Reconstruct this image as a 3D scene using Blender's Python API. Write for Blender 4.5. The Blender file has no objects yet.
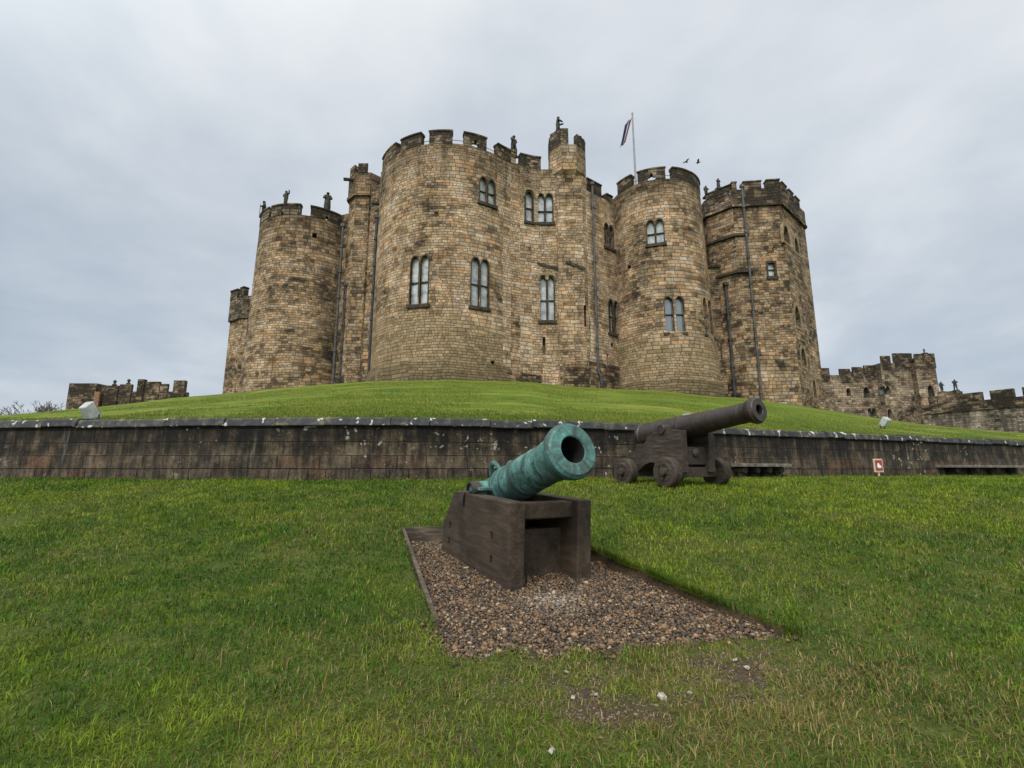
import bpy, bmesh, math, random
import numpy as np
from mathutils import Vector, Matrix

# ------------------------------------------------------------------ camera, sky, sun
SC = bpy.context.scene
COL = SC.collection
F = 480.0                      # focal length in pixels of a 1024 px wide picture
PITCH = math.atan(86.0 / F)
CAMZ = 1.1
cd = bpy.data.cameras.new("camera")
cam = bpy.data.objects.new("camera", cd)
COL.objects.link(cam)
cam.location = (0, 0, CAMZ)
cam.rotation_euler = (math.radians(90) + PITCH, 0, 0)
cd.sensor_width = 36.0
cd.lens = F / 1024.0 * 36.0
cd.clip_start = 0.05
cd.clip_end = 6000
SC.camera = cam

SC.view_settings.view_transform = 'Standard'
SC.view_settings.look = 'None'
SC.view_settings.exposure = 0.7
SC.view_settings.gamma = 1.0
SC.view_settings.use_curve_mapping = False

SUN_EL, SUN_AZ = math.radians(48), math.radians(200)   # azimuth clockwise from +Y
sl = bpy.data.lights.new("sun", 'SUN')
sl.energy = 1.5
sl.angle = math.radians(24)
sl.color = (1.0, 0.96, 0.9)
sun = bpy.data.objects.new("sun", sl)
COL.objects.link(sun)
_sd = Vector((math.sin(SUN_AZ) * math.cos(SUN_EL), math.cos(SUN_AZ) * math.cos(SUN_EL), math.sin(SUN_EL)))
sun.rotation_euler = _sd.to_track_quat('Z', 'Y').to_euler()


def nd(nt, t, ins=None, **props):
    n = nt.nodes.new(t)
    for k, v in props.items():
        setattr(n, k, v)
    for k, v in (ins or {}).items():
        s = n.inputs[k]
        if isinstance(v, bpy.types.NodeSocket):
            nt.links.new(v, s)
        else:
            s.default_value = v
    return n


def mth(nt, op, a, b=0.0, c=None, clamp=False):
    ins = {0: a, 1: b}
    if c is not None:
        ins[2] = c
    return nd(nt, 'ShaderNodeMath', ins, operation=op, use_clamp=clamp).outputs[0]


def ramp(nt, fac, stops, interp='LINEAR'):
    n = nd(nt, 'ShaderNodeValToRGB', {'Fac': fac})
    cr = n.color_ramp
    cr.interpolation = interp
    while len(cr.elements) < len(stops):
        cr.elements.new(0.5)
    for e, (p, c) in zip(cr.elements, stops):
        e.position = p
        e.color = (c[0], c[1], c[2], 1) if not isinstance(c, (int, float)) else (c, c, c, 1)
    return n.outputs['Color']


def mixc(nt, fac, a, b, blend='MIX'):
    n = nd(nt, 'ShaderNodeMix', data_type='RGBA', blend_type=blend)
    for idx, v in ((0, fac), (6, a), (7, b)):
        s = n.inputs[idx]
        if isinstance(v, bpy.types.NodeSocket):
            nt.links.new(v, s)
        elif idx == 0:
            s.default_value = v
        else:
            s.default_value = (v[0], v[1], v[2], 1)
    return n.outputs[2]


def noise(nt, vec, scale, detail=4.0, rough=0.55, dist=0.0, dims='3D'):
    return nd(nt, 'ShaderNodeTexNoise', {'Vector': vec, 'Scale': scale, 'Detail': detail, 'Roughness': rough,
                                         'Distortion': dist}, noise_dimensions=dims).outputs[0]


def mapping(nt, vec, loc=(0, 0, 0), rot=(0, 0, 0), scale=(1, 1, 1)):
    return nd(nt, 'ShaderNodeMapping', {'Vector': vec, 'Location': loc, 'Rotation': rot, 'Scale': scale}).outputs[0]


W = bpy.data.worlds.new("World")
SC.world = W
W.use_nodes = True
wt = W.node_tree
wt.nodes.clear()
wout = nd(wt, 'ShaderNodeOutputWorld')
wtc = nd(wt, 'ShaderNodeTexCoord').outputs['Generated']
sky = nd(wt, 'ShaderNodeTexSky')
sky.sky_type = 'NISHITA'
sky.sun_disc = False
sky.sun_elevation = SUN_EL
sky.sun_rotation = SUN_AZ
sky.air_density = 1.0
skyc = nd(wt, 'ShaderNodeVectorMath', {0: sky.outputs[0], 1: (0.09, 0.09, 0.09)}, operation='MULTIPLY').outputs[0]
sep = nd(wt, 'ShaderNodeSeparateXYZ', {0: wtc})
zz = mth(wt, 'ADD', mth(wt, 'MAXIMUM', sep.outputs[2], 0.0), 0.22)
cx_ = mth(wt, 'DIVIDE', sep.outputs[0], zz)
cy_ = mth(wt, 'DIVIDE', sep.outputs[1], zz)
cp = nd(wt, 'ShaderNodeCombineXYZ', {0: cx_, 1: cy_, 2: 3.7}).outputs[0]
n1 = noise(wt, cp, 0.75, 7.0, 0.5, 0.25)
n2 = noise(wt, cp, 2.3, 6.0, 0.55, 0.2)
cl = mth(wt, 'ADD', mth(wt, 'MULTIPLY', n1, 0.75), mth(wt, 'MULTIPLY', n2, 0.25))
brd = Vector((0.25, 0.75, 0.62)).normalized()
dt = nd(wt, 'ShaderNodeVectorMath', {0: wtc, 1: tuple(brd)}, operation='DOT_PRODUCT').outputs['Value']
cl = mth(wt, 'ADD', cl, mth(wt, 'MULTIPLY', mth(wt, 'SUBTRACT', dt, 0.75), 0.28))
cloud = ramp(wt, cl, [(0.33, (0.385, 0.452, 0.53)), (0.46, (0.515, 0.573, 0.64)), (0.54, (0.635, 0.680, 0.728)), (0.66, (0.79, 0.812, 0.838))])
# unseen sky behind the camera, brightened and warmed to light keep and lawn
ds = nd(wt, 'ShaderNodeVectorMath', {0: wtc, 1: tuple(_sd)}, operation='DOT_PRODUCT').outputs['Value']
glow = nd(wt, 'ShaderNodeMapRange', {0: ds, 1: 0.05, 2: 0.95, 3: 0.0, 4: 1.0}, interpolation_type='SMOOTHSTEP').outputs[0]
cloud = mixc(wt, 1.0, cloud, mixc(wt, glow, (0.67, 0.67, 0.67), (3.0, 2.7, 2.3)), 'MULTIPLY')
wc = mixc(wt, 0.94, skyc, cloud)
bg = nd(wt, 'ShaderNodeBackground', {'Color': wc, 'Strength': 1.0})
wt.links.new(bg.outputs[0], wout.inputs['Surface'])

R_ = random.Random(7)
NP = np.random.default_rng(11)
SP, CP = math.sin(PITCH), math.cos(PITCH)


def st(px, py):
    """picture point -> (X/Y, (Z-CAMZ)/Y) of its sight line"""
    u, v = (px - 512) / F, (384 - py) / F
    yd = CP - v * SP
    return u / yd, (SP + v * CP) / yd


def at(px, py, Y):
    s, t = st(px, py)
    return Vector((s * Y, Y, CAMZ + t * Y))


# ------------------------------------------------------------------ mesh helpers
class MB:
    def __init__(self):
        self.v, self.f, self.uv = [], [], []

    def face(self, pts, uv=None):
        i = len(self.v)
        self.v.extend(Vector(p) for p in pts)
        self.f.append(tuple(range(i, i + len(pts))))
        if uv is None:
            ps = [Vector(p) for p in pts]
            n = Vector((0, 0, 0))
            for k in range(len(ps)):
                n += ps[k].cross(ps[(k + 1) % len(ps)])
            if n.length > 0:
                n.normalize()
            if abs(n.z) > 0.75:
                uv = [(p.x, p.y) for p in ps]
            else:
                t = Vector((-n.y, n.x, 0)).normalized()
                uv = [(p.dot(t), p.z) for p in ps]
        self.uv.append(uv)

    def prism(self, poly, z0, z1, top=True, bottom=True):
        """poly: plan points counter-clockwise"""
        n = len(poly)
        for k in range(n):
            a, b = poly[k], poly[(k + 1) % n]
            self.face([(a[0], a[1], z0), (b[0], b[1], z0), (b[0], b[1], z1), (a[0], a[1], z1)])
        if top:
            self.face([(p[0], p[1], z1) for p in poly])
        if bottom:
            self.face([(p[0], p[1], z0) for p in reversed(poly)])

    def box(self, c, s, rz=0.0):
        cx, cy, cz = c
        hx, hy, hz = s[0] / 2, s[1] / 2, s[2] / 2
        co, si = math.cos(rz), math.sin(rz)
        pl = [(cx + x * co - y * si, cy + x * si + y * co) for x, y in ((-hx, -hy), (hx, -hy), (hx, hy), (-hx, hy))]
        self.prism(pl, cz - hz, cz + hz)

    def extrude(self, outline, o, e, n, d0, d1, up=Vector((0, 0, 1))):
        """outline (a,b) counter-clockwise seen from +n; o + a*e + b*up, between n*d0 (back) and n*d1 (front)"""
        f0 = [o + e * a + up * b + n * d0 for a, b in outline]
        f1 = [o + e * a + up * b + n * d1 for a, b in outline]
        m = len(outline)
        self.face(f1)
        self.face(list(reversed(f0)))
        for k in range(m):
            j = (k + 1) % m
            self.face([f0[k], f0[j], f1[j], f1[k]])

    def ring(self, inner, outer, o, e, n, d0, d1, up=Vector((0, 0, 1)), closed=True):
        m = len(inner)
        P = lambda q, d: o + e * q[0] + up * q[1] + n * d
        for k in range(m if closed else m - 1):
            j = (k + 1) % m
            self.face([P(outer[k], d1), P(outer[j], d1), P(inner[j], d1), P(inner[k], d1)])
            self.face([P(outer[k], d0), P(outer[j], d0), P(outer[j], d1), P(outer[k], d1)])
            self.face([P(inner[j], d0), P(inner[k], d0), P(inner[k], d1), P(inner[j], d1)])

    def lathe(self, prof, o, ax, seg=40, uscale=1.0):
        """prof: (distance along ax, radius)"""
        ax = ax.normalized()
        h = Vector((0, 0, 1)) if abs(ax.z) < 0.9 else Vector((1, 0, 0))
        e1 = ax.cross(h).normalized()
        e2 = ax.cross(e1).normalized()
        q = [prof[0]]
        for (d0, r0), (d1, r1) in zip(prof, prof[1:]):
            L = math.hypot(d1 - d0, r1 - r0)
            if L > 0.03 and seg >= 40:
                for t in (0.005 / L, 1 - 0.005 / L):
                    q.append((d0 + (d1 - d0) * t, r0 + (r1 - r0) * t))
            q.append((d1, r1))
        prof = q
        rings = []
        for d, r in prof:
            rings.append([o + ax * d + (e1 * math.cos(2 * math.pi * k / seg) + e2 * math.sin(2 * math.pi * k / seg)) * r for k in range(seg)])
        base = len(self.v)
        for rg in rings:
            self.v.extend(rg)
        for i in range(len(prof) - 1):
            for k in range(seg):
                j = (k + 1) % seg
                self.f.append((base + i * seg + k, base + i * seg + j, base + (i + 1) * seg + j, base + (i + 1) * seg + k))
                u0, u1 = k / seg, (k + 1) / seg
                self.uv.append([(u0, prof[i][0]), (u1, prof[i][0]), (u1, prof[i + 1][0]), (u0, prof[i + 1][0])])

    def tube(self, pts, rad, seg=8):
        pts = [Vector(p) for p in pts]
        rr = rad if isinstance(rad, (list, tuple)) else [rad] * len(pts)
        rings = []
        for i, p in enumerate(pts):
            d = (pts[min(i + 1, len(pts) - 1)] - pts[max(i - 1, 0)]).normalized()
            h = Vector((0, 0, 1)) if abs(d.z) < 0.95 else Vector((1, 0, 0))
            e1 = d.cross(h).normalized()
            e2 = d.cross(e1)
            rings.append([p + (e1 * math.cos(2 * math.pi * k / seg) + e2 * math.sin(2 * math.pi * k / seg)) * rr[i] for k in range(seg)])
        base = len(self.v)
        for rg in rings:
            self.v.extend(rg)
        for i in range(len(pts) - 1):
            for k in range(seg):
                j = (k + 1) % seg
                self.f.append((base + i * seg + k, base + i * seg + j, base + (i + 1) * seg + j, base + (i + 1) * seg + k))
                self.uv.append([(k / seg, i), ((k + 1) / seg, i), ((k + 1) / seg, i + 1), (k / seg, i + 1)])
        for rg, rev in ((0, True), (len(pts) - 1, False)):
            idx = [base + rg * seg + k for k in range(seg)]
            self.f.append(tuple(reversed(idx)) if rev else tuple(idx))
            self.uv.append([(0, 0)] * seg)

    def mesh(self, name, weld=True):
        me = bpy.data.meshes.new(name)
        me.from_pydata([tuple(v) for v in self.v], [], self.f)
        uvl = me.uv_layers.new(name="UVMap")
        flat = [c for f in self.uv for p in f for c in p]
        uvl.data.foreach_set("uv", flat)
        if weld:
            bm = bmesh.new()
            bm.from_mesh(me)
            bmesh.ops.remove_doubles(bm, verts=bm.verts, dist=1e-4)
            bmesh.ops.recalc_face_normals(bm, faces=bm.faces)
            bm.to_mesh(me)
            bm.free()
        return me

    def build(self, name, mat, parent=None, smooth=False, bevel=0.0, weld=True):
        me = self.mesh(name, weld)
        if bevel > 0:
            bm = bmesh.new()
            bm.from_mesh(me)
            es = [e for e in bm.edges if len(e.link_faces) == 2 and e.calc_face_angle(0) > 0.5]
            bmesh.ops.bevel(bm, geom=es, offset=bevel, segments=2, profile=0.6, affect='EDGES', clamp_overlap=True)
            bm.to_mesh(me)
            bm.free()
        me.materials.append(mat)
        if smooth:
            me.shade_smooth() if hasattr(me, 'shade_smooth') else None
            try:
                me.set_sharp_from_angle(angle=math.radians(35))
            except Exception:
                pass
        o = bpy.data.objects.new(name, me)
        COL.objects.link(o)
        if parent is not None:
            o.parent = parent
        return o


def carve(ob, cutter):
    """cut the cutter's prisms out of ob, for good"""
    if not cutter.f:
        return
    cm = cutter.mesh("cut")
    cm.materials.append(ob.data.materials[0])
    co = bpy.data.objects.new("cut", cm)
    COL.objects.link(co)
    co.matrix_world = Matrix.Identity(4)
    m = ob.modifiers.new("b", 'BOOLEAN')
    m.operation = 'DIFFERENCE'
    m.solver = 'EXACT'
    m.object = co
    bpy.context.view_layer.update()
    dg = bpy.context.evaluated_depsgraph_get()
    me = bpy.data.meshes.new_from_object(ob.evaluated_get(dg))
    ob.modifiers.clear()
    old = ob.data
    ob.data = me
    bpy.data.meshes.remove(old)
    me.name = ob.name
    bpy.data.objects.remove(co)
    bpy.data.meshes.remove(cm)


def tag(o, label, cat=None, group=None, kind=None):
    if label:
        o["label"] = label
    if cat:
        o["category"] = cat
    if group:
        o["group"] = group
    if kind:
        o["kind"] = kind
    return o


def thing(name, loc, label, cat, group=None, rz=0.0, ry=0.0):
    o = bpy.data.objects.new(name, None)
    COL.objects.link(o)
    o.location = loc
    o.rotation_euler = (0, ry, rz)
    o.empty_display_size = 0.3
    return tag(o, label, cat, group)


# ------------------------------------------------------------------ materials
def new_mat(name):
    m = bpy.data.materials.new(name)
    m.use_nodes = True
    nt = m.node_tree
    nt.nodes.clear()
    out = nd(nt, 'ShaderNodeOutputMaterial')
    b = nd(nt, 'ShaderNodeBsdfPrincipled')
    nt.links.new(b.outputs[0], out.inputs['Surface'])
    return m, nt, b


def setb(nt, b, color=None, rough=None, metal=None, spec=None, height=None, dist=0.02, strength=0.6):
    for k, v in (('Base Color', color), ('Roughness', rough), ('Metallic', metal), ('Specular IOR Level', spec)):
        if v is None:
            continue
        if isinstance(v, bpy.types.NodeSocket):
            nt.links.new(v, b.inputs[k])
        elif k == 'Base Color':
            b.inputs[k].default_value = (v[0], v[1], v[2], 1)
        else:
            b.inputs[k].default_value = v
    if height is not None:
        bp = nd(nt, 'ShaderNodeBump', {'Height': height, 'Distance': dist, 'Strength': strength})
        nt.links.new(bp.outputs[0], b.inputs['Normal'])


def ashlar(nt, uv, w, h, seed, mort=0.03, wob=0.10):
    """coursed stone: returns (random, random2, joint mask 1 = stone)"""
    sp = nd(nt, 'ShaderNodeSeparateXYZ', {0: uv})
    wv = noise(nt, mapping(nt, uv, (seed, 0, 0)), 0.35, 2.0)
    v = mth(nt, 'ADD', sp.outputs[1], mth(nt, 'MULTIPLY', wv, wob * 4))
    vh = mth(nt, 'DIVIDE', v, h)
    row = mth(nt, 'FLOOR', vh)
    fv = mth(nt, 'SUBTRACT', vh, row)
    rw = nd(nt, 'ShaderNodeTexWhiteNoise', {'W': mth(nt, 'ADD', row, seed * 13.7)}, noise_dimensions='1D')
    r1 = rw.outputs['Value']
    ww = mth(nt, 'MULTIPLY', mth(nt, 'ADD', mth(nt, 'MULTIPLY', r1, 0.8), 0.65), w)
    uw = mth(nt, 'ADD', mth(nt, 'DIVIDE', mth(nt, 'ADD', sp.outputs[0], 300.0), ww), mth(nt, 'MULTIPLY', r1, 17.0))
    # uneven widths inside a course
    j = noise(nt, nd(nt, 'ShaderNodeCombineXYZ', {0: uw, 1: mth(nt, 'MULTIPLY', row, 7.31)}).outputs[0], 0.55, 1.0)
    uw = mth(nt, 'ADD', uw, mth(nt, 'MULTIPLY', j, 1.3))
    c = mth(nt, 'FLOOR', uw)
    fu = mth(nt, 'SUBTRACT', uw, c)
    wn = nd(nt, 'ShaderNodeTexWhiteNoise', {'Vector': nd(nt, 'ShaderNodeCombineXYZ', {0: c, 1: row, 2: seed}).outputs[0]},
            noise_dimensions='3D')
    eu = mth(nt, 'MULTIPLY', mth(nt, 'MINIMUM', fu, mth(nt, 'SUBTRACT', 1.0, fu)), ww)
    ev = mth(nt, 'MULTIPLY', mth(nt, 'MINIMUM', fv, mth(nt, 'SUBTRACT', 1.0, fv)), h)
    ed = mth(nt, 'MINIMUM', eu, ev)
    jm = nd(nt, 'ShaderNodeMapRange', {0: ed, 1: mort * 0.35, 2: mort, 3: 0.0, 4: 1.0}, interpolation_type='SMOOTHSTEP').outputs[0]
    cs = nd(nt, 'ShaderNodeSeparateXYZ', {0: wn.outputs['Color']})
    return wn.outputs['Value'], cs.outputs[1], jm


def stone(name, seed, ztop=None, zband=None, dark=0.0, grey=0.0, streak=0.7):
    m, nt, b = new_mat(name)
    uv = nd(nt, 'ShaderNodeUVMap').outputs[0]
    pos = nd(nt, 'ShaderNodeNewGeometry').outputs['Position']
    ra, ra2, ja = ashlar(nt, uv, 0.40, 0.23, seed, 0.034)
    rb, rb2, jb = ashlar(nt, uv, 0.58, 0.33, seed + 3.3, 0.040)
    big = noise(nt, mapping(nt, uv, (seed * 3.1, seed, 0)), 0.16, 3.0, 0.55)
    sel = nd(nt, 'ShaderNodeMapRange', {0: big, 1: 0.5, 2: 0.515, 3: 0.0, 4: 1.0}).outputs[0]
    mixf = lambda a, c, f: mth(nt, 'ADD', a, mth(nt, 'MULTIPLY', mth(nt, 'SUBTRACT', c, a), f))
    r, r2, j = mixf(ra, rb, sel), mixf(ra2, rb2, sel), mixf(ja, jb, sel)
    reg = noise(nt, mapping(nt, uv, (5 + seed, seed * 2.0, 0)), 0.30, 4.0, 0.6)
    reg2 = noise(nt, mapping(nt, uv, (11 + seed, seed * 4.0, 0), (0, 0, 0), (0.7, 1.6, 1)), 0.85, 3.0, 0.6)
    t = mth(nt, 'ADD', mth(nt, 'MULTIPLY', r, 0.42), mth(nt, 'MULTIPLY', mth(nt, 'SUBTRACT', reg, 0.5), 1.5))
    t = mth(nt, 'ADD', t, mth(nt, 'MULTIPLY', mth(nt, 'SUBTRACT', reg2, 0.5), 1.05))
    t = mth(nt, 'ADD', t, 0.30 - dark * 0.32)
    col = ramp(nt, t, [(0.0, (0.034, 0.026, 0.017)), (0.15, (0.080, 0.058, 0.034)), (0.32, (0.165, 0.119, 0.069)),
                       (0.5, (0.270, 0.193, 0.113)), (0.68, (0.352, 0.256, 0.158)), (0.84, (0.43, 0.325, 0.215)), (1.0, (0.52, 0.42, 0.305))])
    hue = ramp(nt, r2, [(0.0, (1.11, 0.93, 0.82)), (0.22, (1.05, 0.97, 0.93)), (0.5, (1, 1, 1)), (0.72, (0.96, 0.99, 1.10)), (1.0, (0.90, 0.97, 1.18))])
    col = mixc(nt, 1.0, col, hue, 'MULTIPLY')
    if zband:
        # smoother newer facing low on the tower
        sz = nd(nt, 'ShaderNodeSeparateXYZ', {0: pos}).outputs[2]
        k = mth(nt, 'ADD', sz, mth(nt, 'MULTIPLY', mth(nt, 'SUBTRACT', big, 0.5), 5.0))
        fb = nd(nt, 'ShaderNodeMapRange', {0: k, 1: zband[1], 2: zband[1] - 0.7, 3: 0.0, 4: 0.75}).outputs[0]
        c2 = ramp(nt, r, [(0.0, (0.19, 0.138, 0.08)), (0.5, (0.245, 0.18, 0.103)), (1.0, (0.30, 0.225, 0.135))])
        col = mixc(nt, fb, col, c2)
        fk = nd(nt, 'ShaderNodeMapRange', {0: mth(nt, 'ADD', sz, mth(nt, 'MULTIPLY', reg, 0.5)), 1: zband[0] + 0.35, 2: zband[0], 3: 0.0, 4: 0.8}).outputs[0]
        col = mixc(nt, fk, col, mixc(nt, 1.0, c2, (0.46, 0.47, 0.42), 'MULTIPLY'))
    fine = noise(nt, pos, 9.0, 5.0, 0.7)
    mid = noise(nt, pos, 1.7, 5.0, 0.65)
    col = mixc(nt, 1.0, col, ramp(nt, fine, [(0.25, 0.72), (0.5, 1.0), (0.75, 1.2)]), 'MULTIPLY')
    col = mixc(nt, 1.0, col, ramp(nt, mid, [(0.3, 0.70), (0.5, 1.0), (0.72, 1.14)]), 'MULTIPLY')
    # soot and rain streaks
    stk = noise(nt, mapping(nt, uv, (seed, 0, 0), (0, 0, 0), (1.1, 0.09, 1)), 1.0, 4.0, 0.65)
    smask = nd(nt, 'ShaderNodeMapRange', {0: stk, 1: 0.55 if streak < 0.8 else 0.46, 2: 0.75 if streak < 0.8 else 0.6, 3: 0.0, 4: streak}).outputs[0]
    col = mixc(nt, smask, col, (0.07, 0.056, 0.04))
    if ztop:
        sz = nd(nt, 'ShaderNodeSeparateXYZ', {0: pos}).outputs[2]
        k = mth(nt, 'ADD', sz, mth(nt, 'MULTIPLY', mth(nt, 'SUBTRACT', stk, 0.5), 6.0))
        f = nd(nt, 'ShaderNodeMapRange', {0: k, 1: ztop - 3.4, 2: ztop, 3: 0.0, 4: 0.72}).outputs[0]
        col = mixc(nt, f, col, mixc(nt, 1.0, col, (0.27, 0.265, 0.235), 'MULTIPLY'))
    col = mixc(nt, j, mixc(nt, 1.0, col, (0.50, 0.48, 0.46), 'MULTIPLY'), col)
    if grey:
        col = mixc(nt, grey, col, mixc(nt, 1.0, nd(nt, 'ShaderNodeRGBToBW', {0: col}).outputs[0], (1.08, 1.0, 0.88), 'MULTIPLY'))
    hgt = mth(nt, 'ADD', mth(nt, 'MULTIPLY', j, mth(nt, 'ADD', mth(nt, 'MULTIPLY', r2, 0.6), 0.4)), mth(nt, 'MULTIPLY', fine, 0.5))
    setb(nt, b, col, 0.92, spec=0.2, height=hgt, dist=0.07, strength=0.9)
    return m


def simple(name, c0, c1, scale=6.0, rough=0.7, metal=0.0, spec=0.3, bump=0.01, stretch=(1, 1, 1), detail=6.0, lo=0.35, hi=0.65):
    m, nt, b = new_mat(name)
    oc = nd(nt, 'ShaderNodeTexCoord').outputs['Object']
    n = noise(nt, mapping(nt, oc, scale=stretch), scale, detail, 0.62)
    col = ramp(nt, n, [(lo, c0), (hi, c1)])
    setb(nt, b, col, rough, metal, spec, height=n, dist=bump, strength=0.7)
    return m


def weathered_wood(name, c0, c1, c2, axis=(0.5, 7, 7), rough=0.75):
    m, nt, b = new_mat(name)
    oc = nd(nt, 'ShaderNodeTexCoord').outputs['Object']
    g = noise(nt, mapping(nt, oc, scale=axis), 4.0, 7.0, 0.65, 0.4)
    p = noise(nt, oc, 3.1, 5.0, 0.6)
    f = noise(nt, oc, 60.0, 3.0, 0.6)
    col = ramp(nt, g, [(0.3, c0), (0.52, c1), (0.75, c2)])
    col = mixc(nt, 1.0, col, ramp(nt, p, [(0.32, 0.6), (0.5, 1.0), (0.7, 1.35)]), 'MULTIPLY')
    ck = noise(nt, mapping(nt, oc, scale=(axis[0] * 0.5, axis[1] * 2, axis[2] * 2)), 5.0, 3.0, 0.6)
    crack = nd(nt, 'ShaderNodeMapRange', {0: ck, 1: 0.70, 2: 0.74, 3: 0.0, 4: 0.6}).outputs[0]
    col = mixc(nt, crack, col, (0.012, 0.009, 0.007))
    h = mth(nt, 'SUBTRACT', mth(nt, 'ADD', g, mth(nt, 'MULTIPLY', f, 0.25)), mth(nt, 'MULTIPLY', crack, 0.8))
    setb(nt, b, col, mth(nt, 'ADD', mth(nt, 'MULTIPLY', p, 0.3), rough - 0.15), spec=0.35, height=h, dist=0.012, strength=0.8)
    return m


MAT = {}
MAT['frame'] = simple('dark_and_shaded_stone', (0.014, 0.012, 0.010), (0.06, 0.048, 0.034), 3.0, 0.9, bump=0.03)  # dark stone, with the shade of the window reveals put into its colour
MAT['arch_stone'] = simple('dressed_stone', (0.12, 0.09, 0.055), (0.27, 0.205, 0.125), 2.0, 0.9, bump=0.03)
MAT['statue'] = simple('statue_stone', (0.018, 0.017, 0.014), (0.06, 0.055, 0.042), 5.0, 0.9)
MAT['lead'] = simple('lead_pipe', (0.03, 0.029, 0.027), (0.085, 0.084, 0.08), 1.5, 0.6)
MAT['iron_pipe'] = simple('black_pipe', (0.014, 0.014, 0.015), (0.05, 0.05, 0.052), 1.5, 0.6)
MAT['wood'] = weathered_wood('carriage_oak', (0.019, 0.0125, 0.008), (0.040, 0.027, 0.0175), (0.068, 0.048, 0.032), (0.5, 4, 4))
MAT['wood2'] = weathered_wood('carriage_oak_worn', (0.015, 0.0105, 0.0078), (0.038, 0.0275, 0.020), (0.078, 0.060, 0.046), (0.8, 6, 6))
MAT['board'] = weathered_wood('edging_board', (0.03, 0.022, 0.015), (0.075, 0.056, 0.04), (0.15, 0.12, 0.085), (1, 6, 8))
MAT['iron'] = simple('rusty_iron', (0.012, 0.010, 0.009), (0.045, 0.034, 0.028), 9.0, 0.6, 0.0, 0.5, 0.004)
MAT['lamp_grey'] = simple('grey_lamp_paint', (0.27, 0.285, 0.27), (0.42, 0.435, 0.41), 5.0, 0.5)
MAT['bench'] = simple('bench_stone', (0.03, 0.029, 0.025), (0.10, 0.094, 0.078), 4.0, 0.9, bump=0.02)
MAT['pole'] = simple('grey_pole_paint', (0.16, 0.16, 0.16), (0.24, 0.24, 0.24), 3.0, 0.5)
MAT['bench_top'] = simple('bench_slab', (0.05, 0.047, 0.04), (0.19, 0.175, 0.145), 5.0, 0.9, bump=0.02)
MAT['bird'] = simple('dark_feathers', (0.01, 0.01, 0.011), (0.03, 0.03, 0.033), 8.0, 0.8)
MAT['pale_stone'] = simple('pale_stone', (0.17, 0.15, 0.125), (0.40, 0.37, 0.32), 30.0, 0.9)
MAT['bark'] = simple('bare_bark', (0.07, 0.058, 0.05), (0.14, 0.12, 0.105), 3.0, 0.95)


def barrel_mat(name, cols, streak, rough, sc=5.0):
    m, nt, b = new_mat(name)
    oc = nd(nt, 'ShaderNodeTexCoord').outputs['Object']
    uv = nd(nt, 'ShaderNodeUVMap').outputs[0]
    n = noise(nt, oc, sc, 8.0, 0.68)
    col = ramp(nt, n, [(0.3, cols[0]), (0.5, cols[1]), (0.7, cols[2])])
    s = noise(nt, mapping(nt, uv, scale=(1.4, 7.0, 1)), 2.2, 7.0, 0.72, 0.8)
    k = nd(nt, 'ShaderNodeMapRange', {0: s, 1: 0.44, 2: 0.60, 3: 0.0, 4: 0.88}).outputs[0]
    col = mixc(nt, k, col, streak)
    f = noise(nt, oc, 55.0, 4.0, 0.7)
    col = mixc(nt, 1.0, col, ramp(nt, f, [(0.3, 0.5), (0.5, 1.0), (0.68, 1.3)]), 'MULTIPLY')
    setb(nt, b, col, mth(nt, 'ADD', mth(nt, 'MULTIPLY', n, 0.4), rough), spec=0.4,
         height=mth(nt, 'ADD', n, mth(nt, 'MULTIPLY', f, 0.6)), dist=0.005, strength=0.6)
    return m


MAT['patina'] = barrel_mat('verdigris_bronze', [(0.022, 0.06, 0.052), (0.060, 0.165, 0.148), (0.15, 0.31, 0.28)], (0.022, 0.026, 0.022), 0.42)
MAT['bore'] = simple('dark_bore', (0.004, 0.004, 0.004), (0.012, 0.011, 0.01), 9.0, 0.9)  # near-black colour for the inside of both barrels
MAT['gun_iron'] = barrel_mat('brown_gun_iron', [(0.017, 0.011, 0.009), (0.031, 0.0215, 0.0175), (0.054, 0.040, 0.034)], (0.018, 0.0125, 0.0105), 0.22)

m, nt, b = new_mat('window_glass')
oc = nd(nt, 'ShaderNodeTexCoord').outputs['Object']
gn = noise(nt, oc, 1.7, 4.0, 0.6)
setb(nt, b, ramp(nt, gn, [(0.33, (0.15, 0.17, 0.185)), (0.48, (0.29, 0.31, 0.315)), (0.65, (0.42, 0.435, 0.43))]), 0.12, spec=0.6)
MAT['glass'] = m
m, nt, b = new_mat('dim_window_glass')
setb(nt, b, (0.035, 0.042, 0.05), 0.06, spec=1.0)
MAT['glass_dim'] = m
m, nt, b = new_mat('grey_window_glass')
setb(nt, b, (0.10, 0.12, 0.14), 0.1, spec=0.9)
MAT['glass_mid'] = m


def paint(name, c, rough=0.6):
    m, nt, b = new_mat(name)
    oc = nd(nt, 'ShaderNodeTexCoord').outputs['Object']
    n = noise(nt, oc, 14.0, 4.0)
    setb(nt, b, mixc(nt, 1.0, c, ramp(nt, n, [(0.3, 0.8), (0.7, 1.1)]), 'MULTIPLY'), rough)
    return m


MAT['red'] = paint('red_sign_paint', (0.24, 0.045, 0.04))
MAT['white'] = paint('white_sign_paint', (0.72, 0.68, 0.66))
MAT['cream'] = paint('cream_sign_frame', (0.55, 0.40, 0.28))
MAT['flag_red'] = paint('red_cloth', (0.20, 0.02, 0.028), 0.9)
MAT['flag_white'] = paint('white_cloth', (0.4, 0.4, 0.42), 0.9)
MAT['flag_blue'] = paint('navy_cloth', (0.02, 0.028, 0.10), 0.9)

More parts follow.
